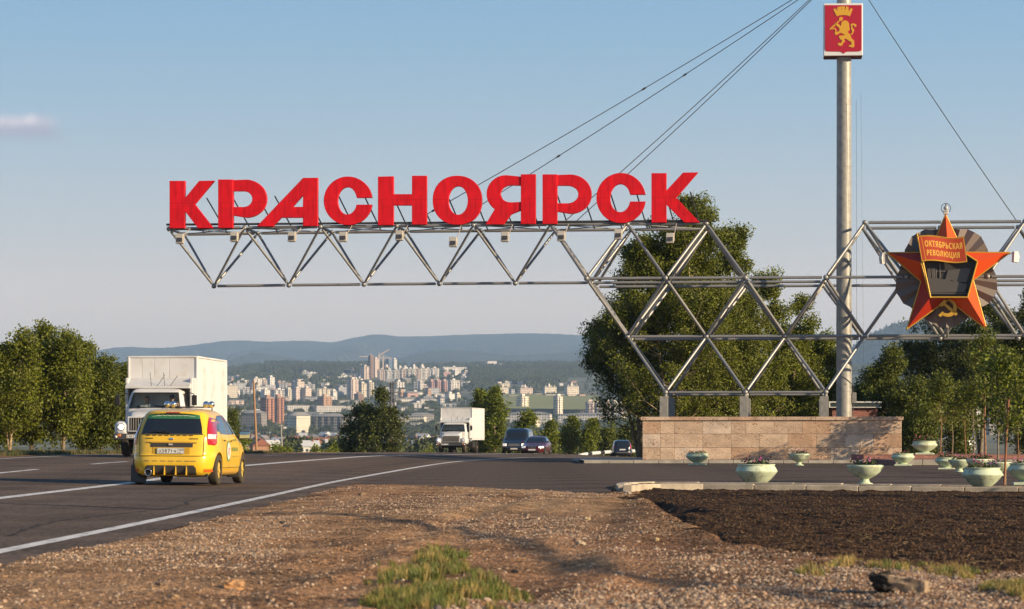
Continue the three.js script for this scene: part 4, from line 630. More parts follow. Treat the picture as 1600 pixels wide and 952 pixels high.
[[376, 250, 684], [432, 330, 694], [447, 300, 700], [490, 330, 700], [520, 320, 696], [548, 330, 694], [512, 300, 703], [665, 330, 700]].forEach(([px, d, top], i) => tree('low_bush', ['low bush at the foot of the wooden pole, nearer the car', 'low bush right of the wooden pole foot', 'second low bush right of the wooden pole', 'low bush midway between pole and lone pointed tree', 'low bush left of the lone pointed tree', 'low bush touching the left side of the lone pointed tree', 'smallest low bush midway between pole and pointed tree', 'low bush left of the second lorry'][i], 'bush', [X(px, d), -2.6, -d], { H: fromTop(top, d, -2.6), W: .9, clump: 2, n: 170, branches: 26, base: .02, stems: 3, seed: 70 + i, profile: roundish, col: [0.192, 0.234, 0.015] }, 'low bushes just beyond the crest'));
// right of the plinth
const RT = [[1352, 158, 580, 1.3, 'bushy tree right behind the mast foot', roundish, 900], [1386, 150, 530, 1.35, 'pointed light green tree right of the mast', poplar, 1100], [1424, 148, 590, 1.3, 'light green bushy tree over the right end of the plinth', roundish, 800], [1458, 156, 498, 2.1, 'big dark tree behind the lower points of the star', roundish, 1700], [1532, 152, 470, 2.0, 'dark tree at the right behind the truss wing', roundish, 1500], [1592, 134, 452, 1.7, 'dark tree cut by the right edge of the picture', poplar, 1700], [1622, 128, 560, 1.3, 'dark bushy tree low at the right edge of the picture', roundish, 1300], [1446, 142, 640, 1.0, 'low shrub right behind the terrace bowl', roundish, 420], [1498, 146, 634, 1.0, 'thin shrub behind the row of bowls', roundish, 300]];
RT.forEach(([px, d, top, w, label, profile, n], i) => tree('park_tree', label, 'tree', [X(px, d), -.1, -d], { H: fromTop(top, d, -.1), W: w, stems: 2, base: i === 3 || i === 4 ? .36 : .03, n: n * .8, branches: 72, seed: 90 + i, profile, col: i === 3 || i === 4 || i === 5 || i === 6 ? [.075, .095, .012] : [.125, .150, .014] }, 'trees and shrubs right of the plinth'));
// thin young trees, some with bare stems, planted right of the terrace
const ST = [[1470, 118, 590, .35, 'young tree with a thin reddish stem behind the terrace bowl'], [1489, 126, 600, .35, 'thin dark young tree behind the goblet bowls, left one'], [1509, 122, 610, .4, 'thin young tree right above the slim goblet bowl'], [1522, 120, 600, .4, 'thin young tree with a dark stem near the small parked white car'], [1540, 116, 520, .5, 'tall thin young tree with a crooked reddish stem'], [1560, 104, 540, .45, 'tall straight young tree before the dark trees at the right'], [1592, 98, 600, .4, 'straight bare reddish stem near the right edge of the picture']];
ST.forEach(([px, d, top, w, label], i) => tree('young_tree', label, 'young tree', [X(px, d), i < 5 ? .18 : 0, -d], { H: fromTop(top, d, .1), W: w * 1.5, base: i > 4 ? .5 : .42, n: i > 4 ? 80 : 110, branches: 26, seed: 120 + i, bark: i % 2 ? mBark : mBarkRed, thick: .009, lean: .7, rise: 1.1, col: [0.136, 0.164, 0.013], dead: .15 }, 'thin young trees right of the terrace'));
{
  const d = 59.5, t = tree('young_tree', 'nearest young tree tied to a red-brown stake beside the bowl with the earth mound', 'young tree', [X(1571, d), .02, -d], { H: fromTop(556, d, 0), W: .42, base: .35, n: 80, branches: 18, seed: 140, thick: .009, lean: .2, rise: 1.3, col: [0.144, 0.174, 0.013], clump: 0, k: .7 });
  part(t, 'stake', rod(V(-.03, 0, .05), V(.06, 1.75, .05), .022, 8), mStake);
  // the three trees and the big ones that stand further right, out of the frame, and throw long shadows over the asphalt
  [[13.5, 62, 3.2], [15.5, 52, 3.4], [17, 70, 3.0], [15, 86, 3.4], [11.2, 44, 2.8]].forEach(([x, dd, h], i) => { const c = tree('young_tree', 'staked young tree beyond the right edge of the frame by the car park', 'young tree', [x, 0, -dd], { H: h, W: .5, base: .4, n: 90, branches: 20, seed: 150 + i, thick: .011, rise: 1.2 }, 'young trees beyond the right edge'); });
}

// ================================================================ THE TOWN BEYOND
const facade = (kind) => { const t = canvasTex(256, 256, (g, w, h) => {     // 4 bays by 4 storeys, 3.1 m by 2.9 m each
  const r = rng(900 + kind); g.fillStyle = '#fff'; g.fillRect(0, 0, w, h);
  for (let y = 0; y < 4; y++) for (let x = 0; x < 4; x++) {
    const X0 = x * 64, Y0 = y * 64, k = 232 + r() * 22; g.fillStyle = `rgb(${k},${k},${k})`; g.fillRect(X0, Y0, 64, 64);
    g.fillStyle = 'rgba(90,85,80,.5)'; g.fillRect(X0, Y0 + 61, 64, 3); if (kind < 2) g.fillRect(X0 + 61, Y0, 3, 64);
    const bal = kind === 1 ? x % 2 : kind === 2 ? x === 1 || x === 2 : 0;
    if (bal) { g.fillStyle = ['#c9c4bb', '#e8e2d4', '#a8a6a2'][Math.floor(r() * 3)]; g.fillRect(X0 + 4, Y0 + 34, 56, 24); g.fillStyle = ['#4a4e55', '#5d6269', '#80858a'][Math.floor(r() * 3)]; g.fillRect(X0 + 6, Y0 + 8, 52, 26); }
    else { g.fillStyle = ['#454a52', '#585c62', '#6d7378', '#3b3f46'][Math.floor(r() * 4)]; g.fillRect(X0 + 15, Y0 + 14, kind === 3 ? 40 : 32, 30); g.fillStyle = '#d8d4cc'; g.fillRect(X0 + 30, Y0 + 14, 3, 30); }
  }
}); t.repeat.set(1 / 12.4, 1 / 11.6); return t; };
const FAC = [0, 1, 2, 3].map(facade), mRoofT = mat(.30, .285, .27, .9), mRoofSlate = mat(.20, .205, .215, .8), facMats = new Map();
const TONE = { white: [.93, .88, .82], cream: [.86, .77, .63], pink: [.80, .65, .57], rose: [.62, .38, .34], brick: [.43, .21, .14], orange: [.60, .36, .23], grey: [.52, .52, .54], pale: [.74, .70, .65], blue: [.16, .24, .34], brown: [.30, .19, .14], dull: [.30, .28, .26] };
const facMat = (tone, k) => { const key = tone + k; if (!facMats.has(key)) facMats.set(key, mat(...TONE[tone], .85, { map: FAC[k] })); return facMats.get(key); };
function building(label, x0, x1, yt, yb, tone, o = {}) {
  const { k = 0, turn = 28, depth = 14, roof = 'flat', name = 'apartment_block', cat = 'building', huts = 1, stacks = 0, group } = o, d = landD(yb), s = d / FOCAL, a = turn * Math.PI / 180, H = (yb - yt) * s, proj = (x1 - x0) * s;
  let dp = Math.min(depth, proj * .45 / Math.max(.2, Math.abs(Math.sin(a)))), w = Math.max(6, (proj - dp * Math.abs(Math.sin(a))) / Math.cos(a));
  const t = thing(name, label, cat, [X((x0 + x1) / 2, d), Y(yb, d), -d], a, group), m = facMat(tone, k), sink = 10;
  part(t, 'wall', metres(box(w, H + sink, dp, 0, (H - sink) / 2, -dp / 2)), m);
  if (roof === 'flat') { part(t, 'roof', box(w + .5, .8, dp + .5, 0, H + .4, -dp / 2), mRoofT); for (let i = 0; i < huts; i++) part(t, 'roof_hut', box(4.5, 2.6, 4.5, (i + .5) / huts * w - w / 2, H + 2.1, -dp / 2), m); }
  else if (roof === 'hip') { const g = new THREE.CylinderGeometry(.30, .7071, 1, 4, 1).rotateY(Math.PI / 4).scale((w + 2), H * .22, dp + 2).translate(0, H * 1.11, -dp / 2); part(t, 'roof', g, mRoofT); }
  else if (roof === 'points') { part(t, 'roof', box(w + .5, .8, dp + .5, 0, H + .4, -dp / 2), mRoofT); for (let i = 0; i < 4; i++) part(t, 'turret', new THREE.ConeGeometry(w * .055, H * .30, 4).translate((i + .5) / 4 * w - w / 2, H * 1.14, -2), m); part(t, 'gable', new THREE.ConeGeometry(w * .16, H * .5, 4).rotateY(Math.PI / 4).translate(0, H * 1.24, -dp / 2), m); }
  else if (roof === 'drum') { part(t, 'drum', new THREE.CylinderGeometry(w * .42, w * .42, H * .3, 20).translate(0, H * 1.12, -dp / 2), m); part(t, 'dome', new THREE.SphereGeometry(w * .42, 20, 8, 0, 6.284, 0, 1.5708).scale(1, .5, 1).translate(0, H * 1.26, -dp / 2), mRoofT); }
  for (let i = 0; i < stacks; i++) part(t, 'balcony_stack', metres(box(Math.min(3.2, w / stacks * .45), H * .96, 1.3, (i + .5) / stacks * w - w / 2, H * .49, .62)), m);
  return t;
}
building('brick-red twin-fronted tower block, left wing, tallest thing behind the wooden pole', 411, 434, 622, 664, 'brick', { k: 2, turn: 40, stacks: 2, depth: 16 });
building('brick-red tower block joined on the right of the twin-fronted brick tower', 429, 448, 621, 661, 'brick', { k: 2, turn: 34, stacks: 2, depth: 16 });
building('squat brick building with a flat top, right of the brick twin towers', 501, 523, 620, 638, 'orange', { k: 1, turn: 38, depth: 18 });
building('cream slab block at the far left of the town beside the white lorry', 351, 373, 603, 621, 'cream', { k: 0, turn: 20 });
building('pale grey block rising behind the cream slab beside the white lorry', 362, 386, 599, 612, 'grey', { k: 0, turn: 24 });
building('pale block crowned by a stepped roof right behind the top of the wooden pole', 393, 413, 592, 611, 'pale', { k: 0, turn: 35, stacks: 1 });
building('pink striped block right of the wooden pole top', 408, 420, 594, 610, 'pink', { k: 1, turn: 35, stacks: 2 });
building('white stepped block highest in the group near the wooden pole', 419, 432, 590, 607, 'white', { k: 0, turn: 30 });
building('low rose block between the pole group and the tall pink tower', 431, 446, 598, 608, 'rose', { k: 1, turn: 26, stacks: 2 });
building('tall pink block over the pair of brown slabs', 461, 479, 597, 612, 'pink', { k: 0, turn: 35 });
building('small white block under the pole group, left of the long white slab', 410, 425, 610, 620, 'white', { k: 0, turn: 30 });
building('long white slab block above the brick twin towers', 426, 449, 610, 625, 'white', { k: 1, turn: 20, stacks: 3 });
building('white end block joined to the long white slab above the brick towers', 447, 461, 609, 625, 'cream', { k: 1, turn: 30 });
building('left of two matching brown-pink slabs in the middle distance', 459, 475, 608, 627, 'pink', { k: 3, turn: 40 });
building('right of two matching brown-pink slabs in the middle distance', 474, 490, 607, 627, 'pink', { k: 3, turn: 42 });
building('long cream nine-storey slab right of the two brown slabs', 494, 524, 608, 622, 'cream', { k: 0, turn: 16, stacks: 4 });
building('pale low building stepping down right of the long cream slab', 518, 529, 612, 627, 'white', { k: 0, turn: 30 });
building('grey block left of the pink tower with balconies', 526, 546, 606, 622, 'grey', { k: 0, turn: 30 });
building('tall pink tower with balcony columns left of the alone dark tree top', 545, 564, 593, 625, 'pink', { k: 2, turn: 34, stacks: 2 });
building('cream stepped block right of the tall pink balcony tower', 562, 576, 600, 624, 'cream', { k: 1, turn: 30 });
building('bright cream block, highest step right of the pink balcony tower', 574, 587, 598, 623, 'cream', { k: 1, turn: 32, stacks: 2 });
building('brown low block below the pink balcony tower', 556, 572, 616, 630, 'brown', { k: 0, turn: 30 });
[[490, 543, 635, 643, 'long pale industrial shed left of the alone dark tree'], [444, 488, 634, 643, 'long pale shed roof above the five-storey flats'], [454, 498, 645, 651, 'low flat roof just behind the five-storey flats'], [398, 412, 645, 653, 'small pale building left of the brick twin towers'], [350, 372, 637, 645, 'low shed by the lorry box edge']].forEach(([a, b, c, e, l]) => building(l, a, b, c, e, 'pale', { k: 3, turn: 12, depth: 40, huts: 0, name: 'shed' }));
building('five-storey flats with a bright gable end below the brick towers', 456, 492, 650, 676, 'cream', { k: 0, turn: 55, roof: 'hip', depth: 13 });
building('long grey five-storey flats with a hipped roof left of the alone dark tree', 486, 541, 651, 673, 'dull', { k: 1, turn: -14, roof: 'hip', depth: 13, stacks: 5 });
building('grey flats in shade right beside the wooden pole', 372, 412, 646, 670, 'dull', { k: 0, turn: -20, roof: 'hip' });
building('small flat-roofed pale building among the trees under the gable-ended flats', 439, 459, 668, 674, 'pale', { k: 3, turn: 20, huts: 0, name: 'low_building' });
building('long low flats right of the alone dark tree', 620, 664, 651, 662, 'cream', { k: 0, turn: -12, roof: 'hip' });
building('low flats with a long roof behind the second lorry', 640, 682, 648, 661, 'dull', { k: 0, turn: 25, roof: 'hip' });
// the wall of high-rises on the ridge
building('unfinished concrete tower under the cranes, left core', 577, 586, 557, 592, 'brown', { k: 3, turn: 38, depth: 20 });
building('unfinished concrete tower under the cranes, right and paler core', 584, 593, 561, 591, 'pink', { k: 3, turn: 38, depth: 20 });
building('pink-brown tower just left of the unfinished tower', 566, 580, 573, 594, 'pink', { k: 1, turn: 38, stacks: 1 });
building('white low block behind the pink-brown tower on the ridge', 560, 573, 571, 580, 'white', { k: 0, turn: 30 });
building('blue glass tower on the ridge', 605, 615, 562, 582, 'blue', { k: 3, turn: 30 });
building('white tower with a dark opening on the ridge, right of the blue glass tower', 614, 622, 562, 580, 'white', { k: 3, turn: 30 });
const WALL = [[591, 604, 579, 597, 'pink'], [603, 616, 580, 597, 'white'], [614, 627, 580, 597, 'pale'], [626, 637, 579, 597, 'pink'], [636, 648, 578, 597, 'pale'], [647, 657, 578, 596, 'pink'], [656, 667, 577, 595, 'white'], [664, 675, 578, 594, 'white'], [674, 686, 577, 594, 'white']];
const WL = ['first from the left', 'second from the left', 'third from the left', 'fourth from the left, pinkish', 'fifth, in the middle', 'sixth, pinkish', 'seventh, under the drum towers', 'eighth, white', 'last and brightest at the right end'];
WALL.forEach(([a, b, c, e, tn], i) => building('block in the white high-rise row on the ridge, ' + WL[i], a - 1, b + 1, c - 1, e, tn, { k: 1, turn: 9, stacks: 2, group: 'white high-rise row on the ridge' }));
building('pinkish lower block in front of the white high-rise row', 645, 657, 585, 596, 'rose', { k: 1, turn: 30 });
[[600, 611, 570, 582], [622, 631, 571, 580], [630, 639, 571, 581], [644, 652, 569, 580], [657, 665, 569, 580]].forEach(([a, b, c, e], i) => building('round-topped tower behind the white high-rise row, ' + ['far left and pinkish', 'left one of the close pair', 'right one of the close pair', 'third from the right end', 'rightmost'][i], a, b, c + 3, e + 2, i ? 'white' : 'pink', { k: 0, turn: 25, roof: 'drum', depth: 22 }));
building('long white low building on the ridge right of the high-rise row', 691, 730, 574, 584, 'white', { k: 3, turn: 14 });
building('rose low building under the long white one on the ridge', 691, 707, 582, 590, 'rose', { k: 0, turn: 25 });
building('small white block stepping down at the right of the ridge buildings', 709, 718, 580, 588, 'white', { k: 0, turn: 30 });
building('pinkish small block at the right end of the ridge buildings', 724, 736, 581, 587, 'pink', { k: 0, turn: 20 });
building('great white building alone on the wooded hilltop, left wing', 760, 778, 565, 577, 'white', { k: 3, turn: 20, huts: 0 });
building('great white building alone on the wooded hilltop, right wing', 775, 795, 569, 577, 'white', { k: 3, turn: 30, huts: 0 });
building('low white annex left of the great hilltop building', 744, 757, 571, 577, 'white', { k: 0, turn: 20, huts: 0 });
building('red-roofed building alone on the wooded hill left of the cranes', 497, 510, 569, 574, 'rose', { k: 0, turn: 20, huts: 0 });
// middle slope right of the pylon
[[671, 682, 596, 613], [680, 692, 595, 613], [691, 702, 596, 613]].forEach(([a, b, c, e], i) => building('rose-red tower with pale balconies, ' + ['left', 'middle', 'right'][i] + ' of three in a row', a, b, c, e, 'rose', { k: 2, turn: 28, stacks: 2 }));
building('white slab joined at the right of the three rose-red towers', 701, 721, 595, 612, 'white', { k: 2, turn: 22, stacks: 4 });
building('grey slender block left of the three rose-red towers', 655, 663, 598, 612, 'pale', { k: 0, turn: 30 });
building('orange low block right of the lattice pylon', 624, 634, 612, 625, 'orange', { k: 0, turn: 36 });
building('long red-brick building right of the orange low block', 633, 657, 614, 626, 'rose', { k: 0, turn: 32, roof: 'hip' });
building('short orange building at the right of the long red-brick one', 668, 675, 611, 622, 'orange', { k: 0, turn: 30 });
building('low white hall under the three rose-red towers', 678, 698, 616, 622, 'white', { k: 3, turn: 10, huts: 0 });
building('white cube building under the white slab', 698, 714, 616, 629, 'white', { k: 0, turn: 45 });
building('round-ended pale building beside the white cube', 712, 722, 617, 628, 'cream', { k: 0, turn: 35 });
[[617, 660, 623, 629, 'long low roof below the pylon'], [655, 685, 624, 632, 'low pale roof above the second lorry'], [686, 697, 622, 634, 'pale gable wall above the second lorry roof'], [623, 641, 637, 643, 'white low shed left of the second lorry']].forEach(([a, b, c, e, l]) => building(l, a, b, c, e, 'pale', { k: 3, turn: 20, huts: 0, roof: 'hip', name: 'shed' }));
[[779, 797, 606, 622, 'cream'], [811, 835, 607, 622, 'pink'], [849, 872, 605, 619, 'cream'], [884, 907, 604, 618, 'cream']].forEach(([a, b, c, e, tn], i) => building('building with pointed white turrets along the meadow top, ' + ['leftmost', 'second, pinkish', 'third', 'rightmost beside the big tree'][i], a, b, c, e, tn, { k: 0, turn: 20, roof: 'points' }));
[[793, 812, 619, 630, 'rose'], [833, 851, 616, 626, 'rose'], [850, 871, 617, 627, 'pink'], [870, 886, 617, 626, 'rose'], [885, 905, 617, 627, 'pink'], [903, 917, 617, 627, 'rose'], [797, 806, 609, 621, 'grey']].forEach(([a, b, c, e, tn], i) => building('lower block below the turrets, ' + ['reddish at its left end', 'reddish between second and third turret house', 'pinkish under the third turret house', 'reddish in a gap right of the middle', 'pinkish under the rightmost turret house', 'reddish at its right end', 'grey one tucked between turret houses one and two'][i], a, b, c, e, tn, { k: 0, turn: 20, huts: 0 }));
building('free-standing cream tower left on the green meadow', 811, 831, 620, 646, 'cream', { k: 2, turn: 40, stacks: 1 });
building('free-standing narrow cream tower on the meadow edge', 868, 883, 620, 650, 'cream', { k: 2, turn: 35, stacks: 1 });
[[917, 931], [930, 944], [943, 957], [956, 969], [968, 984]].forEach(([a, b], i) => building('section of the mauve panel slab beyond the estate car, ' + ['first', 'second', 'third', 'fourth', 'last'][i] + ' from left', a, b, 629 + (i % 2), 658, i % 2 ? 'pale' : 'pink', { k: 1, turn: 10, stacks: 2, group: 'panel slab sections left of the plinth' }));
building('long low flats under the meadow behind the dark van', 788, 861, 647, 663, 'pale', { k: 0, turn: -10, roof: 'hip' });
building('bright gable block at the right end of the low flats under the meadow', 838, 843, 653, 668, 'cream', { k: 3, turn: 35, huts: 0 });
building('long pale shed under the panel slab', 869, 975, 648, 660, 'pale', { k: 3, turn: -8, roof: 'hip', depth: 30, name: 'shed' });
// pale blocks glimpsed through the trees at the right
[[1440, 1470, 652, 690, 'pale'], [1475, 1505, 636, 676, 'pink'], [1508, 1540, 622, 672, 'pale'], [1420, 1450, 598, 625, 'white'], [1380, 1425, 602, 628, 'pale'], [1540, 1575, 640, 680, 'dull']].forEach(([a, b, c, e, tn], i) => building('pale block glimpsed through the trees right of the plinth, ' + ['lowest and leftmost', 'pinkish middle one', 'tallest one', 'white distant one', 'distant one nearest the mast', 'dull one farthest right'][i], a, b, c, e, tn, { k: 1, turn: 25 }));

// the rest of the town: rows of blocks between the landmarks, fainter ones farther off
{
  const r = rng(515), rows = [[605, 345, 560, 8, 9], [611, 350, 560, 9, 9], [617, 350, 545, 11, 9], [630, 350, 545, 14, 8], [640, 455, 545, 20, 7], [600, 600, 690, 8, 7], [606, 690, 790, 8, 7], [610, 590, 668, 9, 9], [619, 590, 700, 11, 8], [628, 595, 690, 14, 7], [636, 595, 690, 16, 7], [645, 590, 690, 18, 7], [588, 470, 566, 5, 4], [594, 480, 560, 5, 4], [652, 350, 500, 16, 6], [660, 500, 545, 15, 6], [668, 590, 680, 16, 6]], made = [], tones = ['white', 'pale', 'cream', 'pink', 'white', 'grey', 'pale', 'dull'];
  for (const [yb, a, b, w, h] of rows) for (let x = a + r() * w; x < b; x += w * (1.5 + r() * 2.2)) { const ww = w * (1.1 + r() * 1.3), hh = h * (.6 + r() * .8), tn = tones[Math.floor(r() * 8)], y = yb + (r() - .5) * 4; made.push([x + ww / 2, tn, building('', x, x + ww, y - hh, y, tn, { k: Math.floor(r() * 4), turn: (r() - .35) * 50, huts: r() < .5 ? 1 : 0, stacks: ww > 9 && r() < .5 ? 3 : 0 }), yb]); }
  const rowName = (y) => y < 597 ? 'high on the wooded slope' : y < 608 ? 'in the top rows of town' : y < 616 ? 'in the third row of town' : y < 624 ? 'in the fourth row of town' : y < 642 ? 'in the middle rows of town' : 'in the lowest rows of town';
  const zone = (x) => x < 396 ? 'near the lorry box' : x < 430 ? 'near the wooden pole' : x < 470 ? 'above the brick towers' : x < 515 ? 'left of the squat brick building' : x < 560 ? 'left of the pointed tree' : x < 612 ? 'above the pointed tree' : x < 650 ? 'right of the pylon' : x < 690 ? 'above the second lorry' : 'right of the second lorry', cells = new Map(), ord = ['', 'second ', 'third ', 'fourth ', 'fifth ', 'sixth '];
  made.sort((p, q) => p[0] - q[0]).forEach(([x, tn, t, yb]) => { const key = tn + rowName(yb) + zone(x), n = cells.get(key) ?? 0; cells.set(key, n + 1); t.userData.label = ord[n] + 'small ' + ({ dull: 'drab', pale: 'beige' }[tn] ?? tn) + ' block ' + rowName(yb) + ' ' + zone(x); });
}
// small pitched-roof houses on the valley floor and up the far slope
{
  const roofs = [['grey', [.24, .24, .25]], ['rust-red', [.27, .10, .065]], ['pale', [.52, .53, .54]], ['brown', [.17, .12, .09]], ['blue-grey', [.17, .22, .30]]], walls = [[.55, .50, .42], [.40, .22, .14], [.62, .60, .56], [.38, .34, .29], [.50, .36, .26]];
  const gable = (w, d, h) => slab([[-w / 2, 0], [w / 2, 0], [0, h]], d).translate(0, 0, -d / 2).rotateY(Math.PI / 2), r = rng(31);
  const protos = roofs.map(([rn, rc], i) => { const t = thing('small_house', 'small house with a ' + rn + ' pitched roof among gardens on the valley floor', 'house', [0, -60, 500], 0, 'small houses with ' + rn + ' roofs'); part(t, 'wall', box(8, 7, 7.5, 0, -.3, 0), mat(...walls[i], .9)); part(t, 'roof', gable(8.6, 9.2, 3).translate(0, 3.2, 0), mat(...rc, .75)); part(t, 'window', join([box(1.2, 1.2, .08, -1.8, 1.5, 3.78), box(1.2, 1.2, .08, 1.8, 1.5, 3.78)]), mDark); part(t, 'chimney', box(.7, 1.6, .7, 1.5, 5.6, .6), mat(.3, .14, .1, .9)); return t; });
  const used = roofs.map(() => 0), homes = [];
  for (let i = 0; i < 175; i++) { const px = 352 + r() * 340 + (r() < .25 ? 60 : 0), py = 680 + 29 * Math.pow(r(), .8), d = landD(py), k = Math.floor(r() * 5), y = landH(px, d), s = .50 + r() * .42; const c = used[k]++ ? copyOf(protos[k]) : protos[k]; c.position.set(X(px, d), y, -d); c.rotation.y = r() * 6.28; c.scale.setScalar(s); homes.push([px, k, c]); }
  // every house gets a label of its own: its roof, the landmark it lies by, its place among its like there
  const zones = [[400, 'left of the wooden pole'], [440, 'right of the pole'], [480, 'below the five-storey flats'], [535, 'left of the lone dark tree'], [625, 'behind the lone dark tree'], [690, 'left of the second lorry'], [9999, 'behind the second lorry']], ord = ['leftmost', 'second from left', 'third from left', 'fourth from left', 'fifth from left', 'sixth from left', 'seventh from left', 'eighth from left', 'ninth from left', 'tenth from left', 'eleventh from left', 'twelfth from left', 'thirteenth from left'], cells = new Map();
  homes.sort((a, b) => a[0] - b[0]).forEach(([px, k, c]) => { const z = zones.find((q) => px < q[0])[1], key = k + z; if (!cells.has(key)) cells.set(key, []); cells.get(key).push([c, roofs[k][0], z]); });
  for (const l of cells.values()) l.forEach(([c, rn, z], i) => { c.userData.label = l.length > 1 ? (ord[i] ?? 'far right') + ' ' + rn + '-roofed small house ' + z : 'only ' + rn + '-roofed small house ' + z; });
  // the chalet-like white house and the orange one that stand out
  const w = copyOf(protos[2], 'white house with a steep pale roof left of the second lorry', [X(660, 1750), landH(660, 1750) + 1, -1750], .5, ' '); delete w.userData.group; w.scale.setScalar(.95);
  const o = copyOf(protos[1], 'orange house with a low roof below the five-storey flats', [X(475, 1600), landH(475, 1600), -1600], .2, ' '); delete o.userData.group; o.scale.set(1.5, .7, .8);
  const cz = (x) => x < 390 ? 'over the lorry box' : x < 430 ? 'over the wooden pole' : x < 470 ? 'left of the hill building' : x < 520 ? 'under the red-roofed hill building' : x < 600 ? 'left of the cranes' : x < 750 ? 'right of the high-rise row' : x < 800 ? 'under the great hilltop building' : 'over the turret houses', cot = box(6, 6, 6), mc = [mat(.6, .57, .52, .9), mat(.42, .28, .22, .9), mat(.5, .5, .52, .8)];
  for (let i = 0; i < 150; i++) { const px = r() < .62 ? 350 + r() * 215 : 690 + r() * 210, py = px < 600 ? 579 + r() * 24 : 582 + r() * 24, d = landD(py) * (1 + (r() - .5) * .02), k = Math.floor(r() * 3), m = tag(shade(new THREE.Mesh(cot, mc[k])), 'tiny ' + ['white', 'reddish', 'grey'][k] + ' cottage on the far slope ' + cz(px), 'cottage', ['white', 'reddish', 'grey'][k] + ' cottages on the far slope ' + cz(px)); m.name = numbered('cottage'); m.position.set(X(px, d), landH(px, d) + 2, -d); m.rotation.y = r() * 3; m.scale.set(.8 + r() * 1.1, .6 + r() * .5, .8 + r() * .6); scene.add(m); }
}
// trees of the town and of the far hills, past counting
{
  const r = rng(77001), blob = (seed, tall) => { const g = new THREE.IcosahedronGeometry(1, 1), p = g.attributes.position; for (let i = 0; i < p.count; i++) { const x = p.getX(i), y = p.getY(i), z = p.getZ(i), k = .62 + .62 * vnoise(x * 2.3 + 9 + seed, y * 2.3 + z * 1.7 + 5, seed); p.setXYZ(i, x * k * (tall ? 1 - Math.max(0, y) * .45 : 1), y * k * (tall ? 1.5 : 1) + (tall ? .9 : .7), z * k); } g.computeVertexNormals(); return mergeGeometries([clean(g.scale(.82, .82, .82)), leafClump(seed + 40, 130, .40, 1.0).scale(1, tall ? 1.5 : 1.15, 1).translate(0, tall ? .9 : .7, 0)]); };
  const mk = (name, n, fn, tall, seed) => { const l = []; let tries = 0; while (l.length < n && tries++ < n * 12) { const q = fn(); if (q) l.push(q); } scene.add(scatter(name, blob(seed, tall), mat(1, 1, 1, .95), l)); };
  const tone = (d, k) => { const g = .65 + r() * .6; return [.056 * g * k, .068 * g * k, .020 * g * k]; };
  const one = (px, py, s) => { const d = landD(py); return [X(px, d), landH(px, d) - .5, -d, s, s * (1 + r() * .4), s, 0, r() * 6.28, 0, tone(d, 1)]; };
  mk('town_trees', 3200, () => { const px = 330 + r() * 680 + (r() < .2 ? 500 : 0), py = 604 + 108 * Math.pow(r(), .75); if (fbm(px / 26, py / 9, 3, 13) < (py > 655 ? .47 : .45) || (px > 790 && px < 917 && py > 624 && py < 649)) return; return one(px, py, (py > 690 ? 1.1 : py > 660 ? 1.7 : 2.2) + r() * 1.9); }, false, 3);
  mk('hillside_woods', 8000, () => { const px = 300 + r() * 720 + (r() < .2 ? 500 : 0), py = 572 + 38 * Math.pow(r(), 1.2); if (px > 560 && px < 735 && py > 575 && r() < .95) return; if (fbm(px / 40, py / 11, 3, 17) < (py < 582 ? .3 : .47)) return; return one(px, py, 2.6 + r() * 3.2); }, false, 5);
  mk('pine_woods', 5200, () => { const px = r() < .5 ? 415 + r() * 190 : 745 + r() * 250, py = 571 + r() * 14, q = one(px, py, 3.2 + r() * 2.6); q[9] = [.034 + r() * .014, .043 + r() * .014, .02]; return q; }, true, 7);
  // pines standing along the crest of the near hill on the right
  mk('pine_woods', 420, () => { const px = 1330 + r() * 240, D = 9300, yr = curve([[1330, 558], [1375, 531], [1400, 522], [1440, 516], [1520, 522], [1600, 532]])(px), s = 5 + r() * 7; return [X(px, D), Y(yr + 1.5 + r() * 5, D), -D + 60, s, s * 1.6, s, 0, r() * 6, 0, [.03, .045, .025]]; }, true, 9);
}

